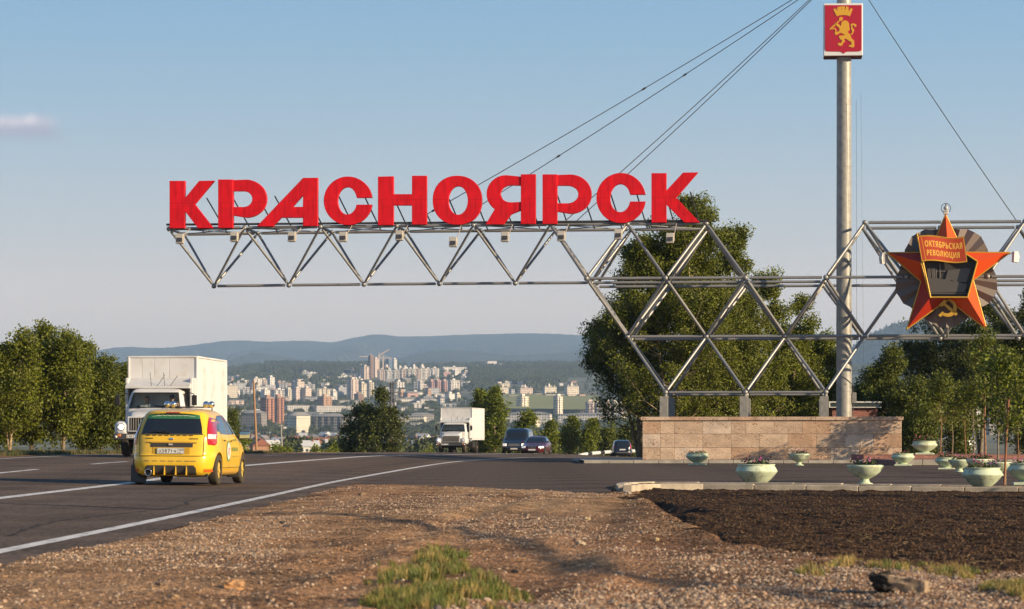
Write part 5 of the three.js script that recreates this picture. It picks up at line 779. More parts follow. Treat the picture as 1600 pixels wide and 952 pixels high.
// ---- poles, pylon, cranes, kiosk, barrier
{
  const wood = mat(.30, .17, .09, .9, { map: barkTex }), d = 330, t = thing('utility_pole', 'leaning brown wooden utility pole right of the yellow car, beyond the road', 'pole', [X(403, d), -4, -d]);
  const b = V(0, 0, 0), a = V(X(396, d) - X(403, d), Y(593.6, d) + 4, 0), on = (k) => b.clone().lerp(a, k);
  part(t, 'post', rod(b, a, .15, 10, .11), mat(.34, .20, .11, .9));
  for (const [k, s] of [[.955, 1], [.90, -1], [.83, 1]]) { const p = on(k); part(t, 'insulator', join([rod(p, p.clone().add(V(s * .35, .06, 0)), .03, 6), new THREE.CylinderGeometry(.07, .09, .2, 8).translate(p.x + s * .36, p.y + .14, 0)]), mDark); }
  const dd = 700, q = thing('lamp_post', 'thin pale concrete post among the small houses', 'pole', [X(441.5, dd), landH(441, dd) - 2, -dd]), hh = Y(663, dd) - landH(441, dd) + 2;
  part(q, 'post', rod(V(0, 0, 0), V(X(439, dd) - X(441.5, dd), hh, 0), .22, 8, .15), mConcrete); part(q, 'cross_arm', box(1.1, .25, .3, X(439, dd) - X(441.5, dd), hh - .4, 0), mConcrete);
  // lattice pylon
  const D = 800, y0 = landH(612, D) - 1, H = Y(598, D) - y0, P = thing('lattice_pylon', 'dark lattice power pylon behind the lone dark tree', 'pylon', [X(612.5, D), y0, -D], .4), W = 1.9, mS = mat(.10, .105, .115, .6, { metal: .3 });
  const c = (k, sx, sz) => V(sx * lerp(W, .35, Math.min(1, k * 1.25)), H * k, sz * lerp(W, .35, Math.min(1, k * 1.25)));
  for (const sx of [-1, 1]) for (const sz of [-1, 1]) part(P, 'leg', join([rod(c(0, sx, sz), c(.8, sx, sz), .15, 5), rod(c(.8, sx, sz), c(1, sx, sz), .13, 5)]), mS);
  const br = []; for (let i = 0; i < 12; i++) { const k = i / 12, k2 = (i + 1) / 12; for (const [p, q2] of [[[1, 1], [-1, 1]], [[1, 1], [1, -1]], [[-1, -1], [1, -1]], [[-1, -1], [-1, 1]]]) br.push(rod(c(k, ...p), c(k2, ...q2), .05, 4), rod(c(k, ...q2), c(k2, ...p), .05, 4)); } part(P, 'bracing', join(br), mS);
  for (const [k, l] of [[.985, 1.5], [.87, 2.7], [.76, 2.0]]) part(P, 'cross_arm', join([rod(V(-l, H * k, 0), V(l, H * k, 0), .17, 5), rod(V(-l, H * k, 0), V(0, H * k + .7, 0), .06, 5), rod(V(l, H * k, 0), V(0, H * k + .7, 0), .06, 5), ...[-1, 1].map((s) => rod(V(s * l, H * k, 0), V(s * l, H * k - .9, 0), .09, 5))]), mS);
  // tower cranes on the ridge
  const crane = (label, px, yt, yb, jib, luff) => { const e = landD(592), s = e / FOCAL, o = thing('tower_crane', label, 'crane', [X(px, e), Y(yb, e), -e - 30]), m = mat(.72, .55, .42, .7), h = (yb - yt) * s; part(o, 'mast', box(2.2, h, 2.2, 0, h / 2, 0), m); part(o, 'jib', rod(V(jib[0] * s, h + jib[2] * s, 0), V(jib[1] * s, h + jib[3] * s, 0), .9, 5), m); part(o, 'peak', join([rod(V(0, h, 0), V(0, h + 5 * s, 0), .5, 5), rod(V(0, h + 5 * s, 0), V((jib[0] * .6) * s, h + jib[2] * s * .6, 0), .18, 4), rod(V(0, h + 5 * s, 0), V(jib[1] * s * .6, h + jib[3] * s * .6, 0), .18, 4)]), m); part(o, 'cab', box(2.2, 2.4, 2.2, 1.4, h - 1.5, 0), m); };
  crane('tower crane with a level jib on the left side of the unfinished tower', 578, 557, 590, [-18, 5, 0, 0]);
  crane('crane with a raised slanting jib over the unfinished tower', 591, 556, 590, [-2, 16, -1, 11]);
  crane('tower crane with a level jib right of the unfinished tower', 597.5, 559, 590, [-5, 14, 0, 0]);
  crane('pale slender crane left on the ridge, before the wooded hill', 548, 577, 592, [-12, 4, .5, 0]);
  // kiosk behind the plinth
  const kd = 148, kb = thing('brick_kiosk', 'low red-brick building with a dark roof band behind the mast', 'building', [X(1336, kd), 0, -kd]), kw = X(1377, kd) - X(1297, kd), ky = (py) => Y(py, kd);
  const brickT = dataTex(256, (u, v) => { const y = v * 24, row = Math.floor(y), q = u * 8 + (row % 2) * .5, j = y % 1 < .16 || q % 1 < .06, k = .7 + hash2(Math.floor(q) % 8, row, 9) * .5; return j ? S3(.24, .2, .18) : S3(.26 * k, .085 * k, .06 * k); }, { metres: 2 });
  part(kb, 'wall', metres(box(kw - .3, ky(637), 3, 0, ky(637) / 2, -1.5)), mat(1, 1, 1, .9, { map: brickT }));
  part(kb, 'roof_band', box(kw, ky(628.5) - ky(636.5), 3.4, 0, (ky(628.5) + ky(636.5)) / 2, -1.5), mat(.018, .03, .03, .5)); part(kb, 'roof_trim', join([box(kw + .06, .06, 3.46, 0, ky(628.5), -1.5), box(kw + .05, .04, 3.45, 0, ky(636.7), -1.5), box(.06, ky(628.5) - ky(636.5), .06, -kw / 2 - .01, (ky(628.5) + ky(636.5)) / 2, .22)]), mat(.6, .6, .58, .6));
  // striped barrier at the bend
  const gd = 262, gb = thing('striped_barrier', 'low barrier striped black and white at the bend of the road', 'barrier', [X(905, gd), Y(713, gd), -gd]), gp2 = new THREE.CatmullRomCurve3([[905, 712.5, 263], [914, 710, 266], [928, 708.5, 270], [960, 706, 279], [1008, 704.5, 291]].map(([x, y, e]) => V(X(x, e) - X(905, gd), Y(y, e) - Y(713, gd), gd - e))), gs = gp2.getSpacedPoints(15);
  for (let i = 0; i < 15; i++) part(gb, 'rail_section', rod(gs[i], gs[i + 1], .17, 8), i % 3 === 2 ? mBlack : mat(.62, .62, .6, .6)); for (let i = 0; i <= 15; i += 3) part(gb, 'post', rod(gs[i].clone().add(V(0, -1, -.1)), gs[i].clone().add(V(0, .05, -.1)), .06, 6), mGalvDull);
}

// ================================================================ VEHICLES
// A car body is lofted upwards: at each height y a rounded plan outline of half-width w(y) between z0(y) and z1(y).
function shell(o) {
  const n = o.n ?? 5, fine = [], acc = [0];
  for (let i = 0; i <= 720; i++) { const a = i / 720 * 2 * Math.PI, c = Math.cos(a), s = Math.sin(a); fine.push([Math.sign(c) * Math.pow(Math.abs(c), 2 / n), Math.sign(s) * Math.pow(Math.abs(s), 2 / n)]); if (i) acc.push(acc[i - 1] + Math.hypot((fine[i][0] - fine[i - 1][0]) * .8, (fine[i][1] - fine[i - 1][1]) * 1.9)); }
  const cols = o.cols ?? 96, U = []; for (let k = 0, i = 0; k < cols; k++) { const t = acc[720] * k / cols; while (acc[i + 1] < t) i++; const f = (t - acc[i]) / (acc[i + 1] - acc[i]); U.push([lerp(fine[i][0], fine[i + 1][0], f), lerp(fine[i][1], fine[i + 1][1], f)]); }
  const ys = o.ys, p = [], ix = [];
  const rowPts = (y) => { const w = o.w(y), zc = (o.z0(y) + o.z1(y)) / 2, L = (o.z1(y) - o.z0(y)) / 2; return U.map(([a, b]) => [a * w, y, zc + b * L]); };
  ys.forEach((y) => rowPts(y).forEach((q) => p.push(...q)));
  for (let j = 0; j < ys.length - 1; j++) for (let i = 0; i < cols; i++) { const a = j * cols + i, b = j * cols + (i + 1) % cols, c = a + cols, e = b + cols; const hole = o.hole && o.hole((p[a * 3] + p[e * 3]) / 2, (p[a * 3 + 1] + p[e * 3 + 1]) / 2, (p[a * 3 + 2] + p[e * 3 + 2]) / 2); if (!hole) ix.push(a, c, b, b, c, e); }
  for (const top of [0, 1]) { const base = top ? (ys.length - 1) * cols : 0, y = ys[top ? ys.length - 1 : 0], c = p.length / 3; p.push(0, y + (top ? (o.crown ?? .008) : 0), (o.z0(y) + o.z1(y)) / 2); for (let i = 0; i < cols; i++) { const a = base + i, b = base + (i + 1) % cols; top ? ix.push(a, c, b) : ix.push(a, b, c); } }
  const g = new THREE.BufferGeometry(); g.setAttribute('position', new THREE.Float32BufferAttribute(p, 3)); g.setIndex(ix); g.computeVertexNormals(); g.setAttribute('uv', new THREE.Float32BufferAttribute(new Float32Array(p.length / 3 * 2), 2));
  const half = (y) => [(o.z0(y) + o.z1(y)) / 2, (o.z1(y) - o.z0(y)) / 2], pw = (t) => Math.pow(Math.max(0, 1 - Math.pow(Math.min(1, Math.abs(t)), n)), 1 / n);
  g.userData = {};
  const at = { z: (s) => Object.assign((x, y) => { const [c, L] = half(y); return V(x, y, c + s * L * pw(x / o.w(y))); }, { dir: V(0, 0, s) }), x: (s) => Object.assign((z, y) => { const [c, L] = half(y); return V(s * o.w(y) * pw((z - c) / L), y, z); }, { dir: V(s, 0, 0) }) };
  return { g, at };
}
const tess = new TessellateModifier(.06, 10);
function patch(outline, surf, off, holes = []) {
  const dir = surf.dir; let g = new THREE.ShapeGeometry(shapeOf(outline, holes)).toNonIndexed(); g.deleteAttribute('uv'); g = tess.modify(g); const p = g.attributes.position, e = .004;
  for (let i = 0; i < p.count; i++) { const a = p.getX(i), b = p.getY(i), q = surf(a, b), n = surf(a + e, b).sub(surf(a - e, b)).cross(surf(a, b + e).sub(surf(a, b - e))).normalize(); if (!isFinite(n.x)) n.set(0, 0, 0); if (n.dot(dir) < 0) n.negate(); q.addScaledVector(n, off); p.setXYZ(i, q.x, q.y, q.z); }
  g.computeVertexNormals(); return clean(g);
}
const quad = (a, b, c, d) => [a, b, c, d], rect = (x0, y0, x1, y1) => [[x0, y0], [x1, y0], [x1, y1], [x0, y1]];
const arcPts = (cx, cy, r, a0, a1, n = 20) => Array.from({ length: n + 1 }, (_, i) => { const a = (a0 + (a1 - a0) * i / n) * Math.PI / 180; return [cx + r * Math.cos(a), cy + r * Math.sin(a)]; });
const mTyre = mat(.022, .021, .020, .85), mRim = mat(.42, .42, .42, .35, { metal: .6 }), mGlassDark = mat(.012, .014, .016, .06, { clearcoat: 1, clearcoatRoughness: .03 }), mChrome = mat(.75, .75, .75, .08, { metal: 1 }), mLampRed = mat(.42, .008, .012, .12, { clearcoat: 1 }), mLampClear = mat(.72, .70, .66, .12, { clearcoat: 1 }), mPlastic = mat(.045, .043, .042, .6), mUnder = mat(.02, .02, .02, .9);
const TYRE = (r, w) => new THREE.LatheGeometry([[r * .62, -w / 2], [r * .9, -w / 2], [r * .97, -w * .42], [r, -w * .25], [r, w * .25], [r * .97, w * .42], [r * .9, w / 2], [r * .62, w / 2], [r * .62, -w / 2]].map((q) => new THREE.Vector2(...q)), 32).rotateZ(Math.PI / 2);
function wheel(t, x, z, r, w, rimM = mRim, spokes = 6, tyreM = mTyre) {
  const g = new THREE.Group(); g.name = 'wheel'; g.position.set(x, r, z); t.add(g); const s = Math.sign(x);
  part(g, 'tyre', TYRE(r, w), tyreM);
  const rim = [new THREE.CylinderGeometry(r * .62, r * .62, w * .7, 24, 1, true).rotateZ(Math.PI / 2), new THREE.CylinderGeometry(r * .16, r * .18, w * .3, 12).rotateZ(Math.PI / 2).translate(s * w * .32, 0, 0)];
  for (let i = 0; i < spokes; i++) rim.push(box(.025, r * .52, r * .2, s * w * .3, r * .36, 0).rotateX(i / spokes * 2 * Math.PI));
  part(g, 'rim', join(rim), rimM); part(g, 'brake', new THREE.CylinderGeometry(r * .6, r * .6, .03, 20).rotateZ(Math.PI / 2), mUnder); return g;
}
const plateTex = (txt, reg) => canvasTex(512, 116, (g, w, h) => { g.fillStyle = '#d9d8d0'; g.fillRect(0, 0, w, h); g.strokeStyle = '#222'; g.lineWidth = 5; g.strokeRect(6, 6, w - 12, h - 12); g.beginPath(); g.moveTo(386, 8); g.lineTo(386, h - 8); g.stroke(); g.fillStyle = '#1a1a1a'; g.textBaseline = 'alphabetic'; g.font = 'bold 84px sans-serif'; let x = 26; for (const ch of txt) { g.font = /\d/.test(ch) ? 'bold 92px sans-serif' : 'bold 76px sans-serif'; g.fillText(ch, x, 92); x += /\d/.test(ch) ? 56 : 58; } g.font = 'bold 62px sans-serif'; g.fillText(reg, 398, 66); g.font = 'bold 26px sans-serif'; g.fillText('RUS', 402, 100); });
const evaluator = new Evaluator(); evaluator.useGroups = false; evaluator.attributes = ['position', 'normal', 'uv'];
function cutArches(g, list, r) { let b = new Brush(g); b.updateMatrixWorld(); for (const [x, z, y] of list) { const c = new Brush(new THREE.CylinderGeometry(r, r, .62, 28).rotateZ(Math.PI / 2).translate(x, y, z)); c.updateMatrixWorld(); b = evaluator.evaluate(b, c, SUBTRACTION); } return b.geometry; }

// ---- the yellow hatchback, seen from behind (its rear is +z)
{
  const dustTex = dataTex(512, (u, v) => { const n = per(u, v, 5, 4, 161), s = clamp((per(u, v, 20, 4, 163) - .52) * 3, 0, 1); const k = .95 + (n - .5) * .12; return S3(lerp(.90 * k, .62, s * .35), lerp(.90 * k, .66, s * .35), lerp(.9 * k, .95, s * .5)); }, { metres: 1.5 });
  const mYel = mat(.97, .60, .028, .34, { clearcoat: .7, clearcoatRoughness: .12, map: dustTex }), mYelDirty = mat(.62, .36, .05, .7, { map: dustTex });
  const o = { n: 5.8, cols: 128, w: curve([[.18, .72], [.25, .80], [.40, .838], [.60, .848], [.78, .845], [.92, .832], [1.0, .80], [1.15, .745], [1.30, .68], [1.38, .632], [1.44, .56], [1.48, .45], [1.50, .28]]), z1: curve([[.18, 1.82], [.26, 1.90], [.42, 1.935], [.56, 1.925], [.60, 1.885], [.75, 1.875], [.95, 1.845], [1.0, 1.82], [1.15, 1.74], [1.30, 1.65], [1.38, 1.60], [1.43, 1.55], [1.47, 1.40], [1.50, 1.0]]), z0: curve([[.18, -1.80], [.35, -1.91], [.55, -1.90], [.68, -1.82], [.78, -1.62], [.86, -1.34], [.93, -1.08], [.98, -.98], [1.15, -.70], [1.30, -.42], [1.42, -.14], [1.485, .10], [1.50, .3]]), crown: .01 };
  o.ys = [.18, .2, .23, .27, .32, .38, .44, .5, .54, .57, .59, .61, .65, .7, .75, .8, .84, .88, .91, .94, .97, 1.0, 1.05, 1.1, 1.15, 1.2, 1.25, 1.3, 1.34, 1.38, 1.41, 1.43, 1.45, 1.465, 1.475, 1.485, 1.493, 1.5];
  const S = shell(o), rear = S.at.z(1), front = S.at.z(-1), right = S.at.x(1), left = S.at.x(-1), Zf = -1.22, Zr = 1.25;
  const d = 59.0, x = -6.45, t = thing('yellow_hatchback', 'dusty yellow five-door hatchback driving away beside the centre line', 'car', [x, baseH(x, d) + .012, -d], -.095); t.rotation.z = -.008;
  const body = cutArches(S.g, [[1, Zr, .30], [-1, Zr, .30], [1, Zf, .30], [-1, Zf, .30]], .345);
  part(t, 'body', metres(body), mYel);
  part(t, 'underside', box(1.36, .16, 3.4, 0, .24, 0), mUnder);
  for (const [xx, z] of [[.745, Zr], [-.745, Zr], [.745, Zf], [-.745, Zf]]) wheel(t, xx, z, .30, .185, mat(.62, .45, .10, .7), 7, mat(.055, .045, .03, .9));
  // rear
  const W = part(t, 'rear_window', patch([[-.595, 1.0], [.595, 1.0], [.575, 1.12], [.51, 1.33], [.48, 1.385], [.40, 1.395], [-.40, 1.395], [-.48, 1.385], [-.51, 1.33], [-.575, 1.12]], rear, .007), mGlassDark);
  part(W, 'green_sun_strip', patch([[-.525, 1.285], [.525, 1.285], [.50, 1.352], [.475, 1.383], [.40, 1.392], [-.40, 1.392], [-.475, 1.383], [-.50, 1.352]], rear, .011), mat(.035, .16, .07, .4));
  part(W, 'white_wave_print', join([-.27, -.17, -.07, .03, .13, .23].flatMap((q, i) => [patch([[q - .05, 1.35], [q, 1.332], [q + .012, 1.338], [q - .035, 1.357]], rear, .014), patch([[q, 1.332], [q + .05, 1.35], [q + .038, 1.357], [q - .008, 1.338]], rear, .014)]).concat([patch([[-.42, 1.322], [-.30, 1.338], [-.30, 1.346], [-.42, 1.328]], rear, .014), patch([[.28, 1.338], [.42, 1.322], [.42, 1.328], [.28, 1.346]], rear, .014)])), mat(.6, .62, .56, .5));
  part(W, 'wiper', join([rod(rear(-.02, 1.01).add(V(0, 0, .03)), rear(-.30, 1.035).add(V(0, 0, .03)), .011, 6), rod(rear(-.42, 1.03).add(V(0, 0, .025)), rear(-.12, 1.045).add(V(0, 0, .025)), .008, 5)]), mBlack);
  part(t, 'window_seal', patch([[-.62, .975], [.62, .975], [.60, .998], [-.60, .998]], rear, .006), mPlastic);
  part(t, 'dash_decal', join([-.5, -.38, -.26, -.14, -.02, .1, .22, .34].map((q) => patch(rect(q, .955, q + .085, .968), rear, .007))), mBlack);
  part(t, 'tailgate_seam', join([patch([[-.60, .56], [.60, .56], [.60, .568], [-.60, .568]], rear, .006), patch([[-.63, .56], [-.622, .56], [-.632, .97], [-.640, .97]], rear, .006), patch([[.622, .56], [.63, .56], [.640, .97], [.632, .97]], rear, .006)]), mUnder);
  for (const s of [-1, 1]) {
    const q = (pts) => pts.map(([a, b]) => [a * s, b]).slice()[s > 0 ? 'slice' : 'reverse']();
    const L = part(t, 'tail_light', patch(q([[.70, .79], [.795, .775], [.815, .82], [.805, .95], [.752, 1.12], [.70, 1.27], [.665, 1.34], [.645, 1.32], [.665, 1.1], [.685, .95]]), rear, .012), mLampRed);
    part(L, 'white_lens', patch(q([[.695, .90], [.80, .90], [.79, .985], [.685, .985]]), rear, .017), mLampClear);
    part(t, 'bumper_reflector', patch(rect(s * .70 - .06, .26, s * .70 + .06, .315), rear, .008), mat(.62, .13, .02, .3));
  }
  part(t, 'plate_recess', patch(rect(-.40, .735, .43, .825), rear, .006), mPlastic); part(t, 'handle_trim', patch([[-.39, .815], [.42, .815], [.40, .84], [-.37, .84]], rear, .02), mat(.5, .29, .03, .4));
  part(t, 'plate_well', patch(rect(-.36, .60, .37, .735), rear, .005), mat(.55, .32, .02, .5));
  const pl = new THREE.PlaneGeometry(.54, .118); pl.rotateX(-.03).translate(-.0, .665, 1.905); part(t, 'number_plate', pl, mat(1, 1, 1, .5, { map: plateTex('О387ТН', '197') }));
  part(t, 'plate_lamp', box(.08, .03, .03, 0, .79, 1.89), mChrome);
  part(t, 'badge', new THREE.SphereGeometry(.04, 14, 8).scale(1.2, .7, .2).translate(0, .895, 1.862), mChrome);
  part(t, 'lettering', join([[-.50, .895, .16], [-.50, .815, .11], [.36, .89, .18], [.42, .81, .10]].flatMap(([a, b, l]) => Array.from({ length: Math.round(l / .03) }, (_, i) => patch(rect(a + i * .03, b, a + i * .03 + .019, b + .02), rear, .007)))), mBlack);
  part(t, 'bumper_decal', join([-.52, -.36, -.2, -.04, .12, .28, .40].map((q) => patch(rect(q, .462, q + .11, .472), rear, .007))), mPlastic);
  part(t, 'diffuser', patch([[-.50, .205], [.50, .205], [.50, .33], [.46, .385], [-.46, .385], [-.50, .33]], rear, .010), mPlastic);
  for (const f of [-.31, -.10, .12, .33]) part(t, 'diffuser_fin', slab([[0, .19], [.07, .20], [.03, .37], [0, .38]], .016).rotateY(-Math.PI / 2).translate(f, 0, 1.91), mYel);
  part(t, 'exhaust', join([new THREE.CylinderGeometry(.062, .062, .16, 20, 1, true).rotateX(Math.PI / 2).translate(-.42, .245, 1.91), new THREE.TorusGeometry(.062, .010, 8, 20).translate(-.42, .245, 1.99)]), mChrome); part(t, 'exhaust_bore', new THREE.CircleGeometry(.058, 18).translate(-.42, .245, 1.93), mBlack);
  part(t, 'mud_flap', rbox(.30, .34, .02, .008, -.70, .21, 1.60), mat(.06, .062, .07, .7)); part(t, 'mud_flap', rbox(.26, .24, .02, .008, .70, .25, -.86), mPlastic);
  part(t, 'spoiler', (() => { const g = new THREE.BoxGeometry(1.04, .035, .24, 24, 2, 6), p = g.attributes.position; for (let i = 0; i < p.count; i++) { const a = p.getX(i), k = Math.pow(Math.abs(a) / .52, 3); p.setXYZ(i, a, 1.425 + p.getY(i) - k * .035 - (p.getZ(i)) * .10, 1.545 + p.getZ(i) * (1 - k * .3) - k * .06); } g.computeVertexNormals(); return metres(g); })(), mYel); part(t, 'brake_lamp', box(.26, .02, .012, 0, 1.412, 1.668), mLampRed);
  // sides
  for (const [s, f] of [[1, right], [-1, left]]) {
    part(t, 'door_window', patch([[-.70, 1.0], [.20, .985], [.20, 1.36], [.02, 1.375], [-.16, 1.36]], f, .007), mGlassDark); part(t, 'door_window', patch([[.26, .985], [.98, 1.0], [1.06, 1.07], [.86, 1.30], [.70, 1.355], [.26, 1.37]], f, .007), mGlassDark);
    part(t, 'quarter_window', patch([[1.09, 1.04], [1.22, 1.05], [1.05, 1.25], [.95, 1.29]], f, .007), mGlassDark);
    part(t, 'door_seam', join([patch(rect(.225, .34, .234, .99), f, .006), patch(rect(-.80, .34, -.791, .96), f, .006), patch([[.90, .60], [.91, .60], [1.06, .99], [1.05, .99]], f, .006), patch(rect(-.80, .33, .90, .338), f, .006)]), mUnder);
    part(t, 'door_handle', patch(rect(.05, .845, .19, .872), f, .018), mPlastic); part(t, 'door_handle', patch(rect(.72, .855, .86, .882), f, .018), mPlastic);
    part(t, 'sill', patch(rect(-.86, .20, .88, .29), f, .010), mYelDirty);
    const m = part(t, 'side_mirror', rbox(.25, .175, .12, .05, s * .97, .985, -.72, 3), mPlastic); part(m, 'mirror_glass', rbox(.21, .135, .01, .004, s * .975, .985, -.658), mat(.5, .6, .62, .05, { metal: 1 })); part(m, 'mirror_arm', box(.14, .04, .06, s * .83, .95, -.72), mPlastic);
    // door prints: a round green-ringed emblem and lines of small green lettering
    part(t, 'door_emblem', patch(arcPts(.40, .66, .205, 0, 360, 28).slice(0, -1), f, .008), mat(.10, .28, .10, .5)); part(t, 'emblem_field', patch(arcPts(.40, .66, .17, 0, 360, 28).slice(0, -1), f, .011), mat(.66, .66, .6, .5)); part(t, 'emblem_mark', join([patch([[.44, .66], [.34, .72], [.38, .62]], f, .014), patch([[.46, .60], [.36, .57], [.43, .66]], f, .014), patch(rect(.35, .69, .43, .73), f, .014)]), mat(.55, .05, .05, .5));
    part(t, 'door_lettering', join([...Array.from({ length: 9 }, (_, i) => patch(rect(-.58 + i * .075, .655, -.58 + i * .075 + .052, .735), f, .008)), ...Array.from({ length: 10 }, (_, i) => patch(rect(-.60 + i * .07, .54, -.60 + i * .07 + .048, .556), f, .008)), ...Array.from({ length: 6 }, (_, i) => patch(rect(-.50 + i * .07, .86, -.50 + i * .07 + .045, .90), f, .008))]), mat(.28, .30, .05, .6));
  }
  part(t, 'windscreen', patch([[-.66, 1.0], [.66, 1.0], [.54, 1.38], [-.54, 1.38]], front, .007), mGlassDark);
  for (const s of [-1, 1]) part(t, 'headlight', patch(rect(s * .62 - .14, .58, s * .62 + .14, .72), front, .01), mLampClear);
  // roof: four chrome rally lamps on a bar, an aerial foot
  const bar = [rod(V(-.50, 1.53, .35), V(.50, 1.53, .35), .014, 8)]; part(t, 'lamp_bar', join([...bar, rod(V(-.50, 1.46, .35), V(-.5, 1.53, .35), .014, 6), rod(V(.5, 1.46, .35), V(.5, 1.53, .35), .014, 6)]), mPlastic);
  for (const q of [-.40, -.28, .38, .49]) { const L = part(t, 'roof_lamp', new THREE.SphereGeometry(.058, 18, 12, 0, 6.284, 0, 1.75).rotateX(Math.PI / 2).translate(q, 1.585, .36), mChrome); part(L, 'lamp_ring', new THREE.TorusGeometry(.058, .010, 8, 20).translate(q, 1.585, .36), mChrome); }
  part(t, 'aerial', join([new THREE.SphereGeometry(.06, 12, 8).scale(1.3, .6, 1).translate(-.06, 1.50, .9), rod(V(-.06, 1.52, .9), V(-.06, 1.58, 1.0), .01, 5)]), mBlack);
}

// ---- the white lorries with a bonnet and a tall box (front is +z)
let LORRY;
{
  const whTex = dataTex(512, (u, v) => { const n = per(u, v, 4, 4, 171), s = clamp((per(u, v, 9, 4, 173) - .55) * 3, 0, 1); const k = .95 + (n - .5) * .18; return S3(lerp(.80 * k, .52, s * .4), lerp(.79 * k, .46, s * .45), lerp(.76 * k, .38, s * .5)); }, { metres: 2.5 });
  const mW = mat(.80, .81, .83, .42, { map: whTex, clearcoat: .2 }), mBoxW = mat(.84, .85, .88, .5, { map: whTex }), mSeat = mat(.05, .04, .035, .9);
  const d = 95.6, x = -11.85, t = thing('white_lorry', 'white bonneted box lorry coming up the far lane with one headlight lit', 'lorry', [x, .385, -d], -.085); LORRY = t;
  // cabin, open at the windscreen and the doors' windows
  const c = { n: 8, cols: 140, w: curve([[.92, .96], [1.2, .985], [1.55, .985], [1.62, .97], [2.1, .86], [2.19, .80], [2.25, .64], [2.27, .4]]), z1: curve([[.92, -1.1], [1.56, -1.12], [1.62, -1.15], [2.1, -1.40], [2.19, -1.48], [2.25, -1.62], [2.27, -1.75]]), z0: curve([[.92, -2.34], [2.1, -2.34], [2.19, -2.30], [2.27, -2.1]]), crown: .008 };
  c.ys = [.92, 1.0, 1.1, 1.2, 1.3, 1.4, 1.5, 1.55, 1.59, 1.62, 1.66, 1.7, 1.75, 1.8, 1.85, 1.9, 1.95, 2.0, 2.04, 2.08, 2.11, 2.14, 2.17, 2.19, 2.21, 2.23, 2.25, 2.26, 2.27];
  const inWin = (X0, y, z) => (y > 1.59 && y < 2.11 && z > -1.45 && Math.abs(X0) < lerp(.84, .735, (y - 1.6) / .5)) || (y > 1.56 && y < 2.06 && z > -2.15 && z < -1.45 - (y - 1.56) * .3 && Math.abs(X0) > .7);
  c.hole = inWin; const S = shell(c), fr = S.at.z(1);
  part(t, 'cabin', metres(S.g), mW);
  const mPane = mat(.82, .88, .86, .04, { transmission: 1, thickness: 0, ior: 1.5 });
  const ws = [[-.86, 1.585], [.86, 1.585], [.75, 2.115], [-.75, 2.115]], wi = [[-.815, 1.62], [.815, 1.62], [.715, 2.085], [-.715, 2.085]];
  part(t, 'windscreen', patch(ws, fr, .004), mPane); part(t, 'windscreen_seal', patch(ws, fr, .012, [wi]), mBlack);
  for (const s of [1, -1]) { const f = S.at.x(s), wn = [[-2.16, 1.55], [-1.46, 1.55], [-1.62, 2.07], [-2.16, 2.07]]; part(t, 'door_window', patch(wn, f, .004), mPane); part(t, 'window_seal', patch(wn, f, .010, [[[-2.12, 1.59], [-1.53, 1.59], [-1.66, 2.04], [-2.12, 2.04]]]), mPlastic); part(t, 'door_seam', join([patch(rect(-2.2, .98, -2.19, 2.1), f, .006), patch(rect(-1.30, .98, -1.29, 1.5), f, .006)]), mUnder); }
  part(t, 'wiper', join([rod(fr(-.05, 1.60).add(V(0, 0, .03)), fr(-.5, 1.64).add(V(0, 0, .03)), .012, 5), rod(fr(.35, 1.60).add(V(0, 0, .03)), fr(-.02, 1.66).add(V(0, 0, .03)), .012, 5)]), mBlack);
  part(t, 'seat_bench', join([rbox(1.6, .5, .18, .05, 0, 1.45, -2.15), rbox(1.6, .16, .5, .05, 0, 1.15, -1.9)]), mSeat); part(t, 'dashboard', rbox(1.66, .22, .3, .05, 0, 1.48, -1.32), mPlastic); part(t, 'cabin_floor', box(1.8, .04, 1.1, 0, .96, -1.75), mUnder);
  part(t, 'steering_wheel', new THREE.TorusGeometry(.21, .016, 8, 28).rotateX(-.6).translate(.40, 1.58, -1.50), mBlack);
  // bonnet, grille, wings
  const b = { n: 7, w: curve([[.80, .66], [1.3, .655], [1.42, .64], [1.54, .62], [1.60, .45]]), z1: curve([[.80, -.16], [1.30, -.18], [1.38, -.24], [1.46, -.42], [1.56, -.95], [1.60, -1.05]]), z0: (y) => -1.22, ys: [.8, .95, 1.1, 1.2, 1.3, 1.34, 1.38, 1.42, 1.46, 1.5, 1.54, 1.57, 1.6] };
  part(t, 'bonnet', metres(shell(b).g), mW);
  part(t, 'grille_panel', rbox(1.36, .50, .05, .015, 0, 1.07, -.155), mW); part(t, 'grille_void', box(1.20, .41, .03, 0, 1.07, -.135), mBlack);
  for (let i = 0; i < 15; i++) part(t, 'grille_slat', rbox(.030, .41, .035, .008, -.56 + i * .08, 1.07, -.118), mat(.20, .19, .175, .5));
  for (const s of [-1, 1]) {
    part(t, 'wing', metres(rbox(.46, .50, 1.22, .17, s * .90, .92, -.72, 5)), mW);
    const L = part(t, 'headlight', new THREE.SphereGeometry(.105, 24, 12, 0, 6.284, 0, 1.2).rotateX(Math.PI / 2).scale(1, 1, .5).translate(s * .89, .97, -.14), s < 0 ? mat(.9, .86, .78, .2, { emissive: new THREE.Color(1, .93, .8), emissiveIntensity: .9 }) : mLampClear); part(L, 'headlight_ring', new THREE.TorusGeometry(.108, .016, 8, 26).translate(s * .89, .97, -.115), mChrome);
    part(t, 'indicator', rbox(.12, .08, .05, .02, s * .92, .70, .03), mat(.6, .2, .06, .3)); part(t, 'fog_lamp', new THREE.SphereGeometry(.045, 12, 8).translate(s * 1.02, .655, .05), mLampClear);
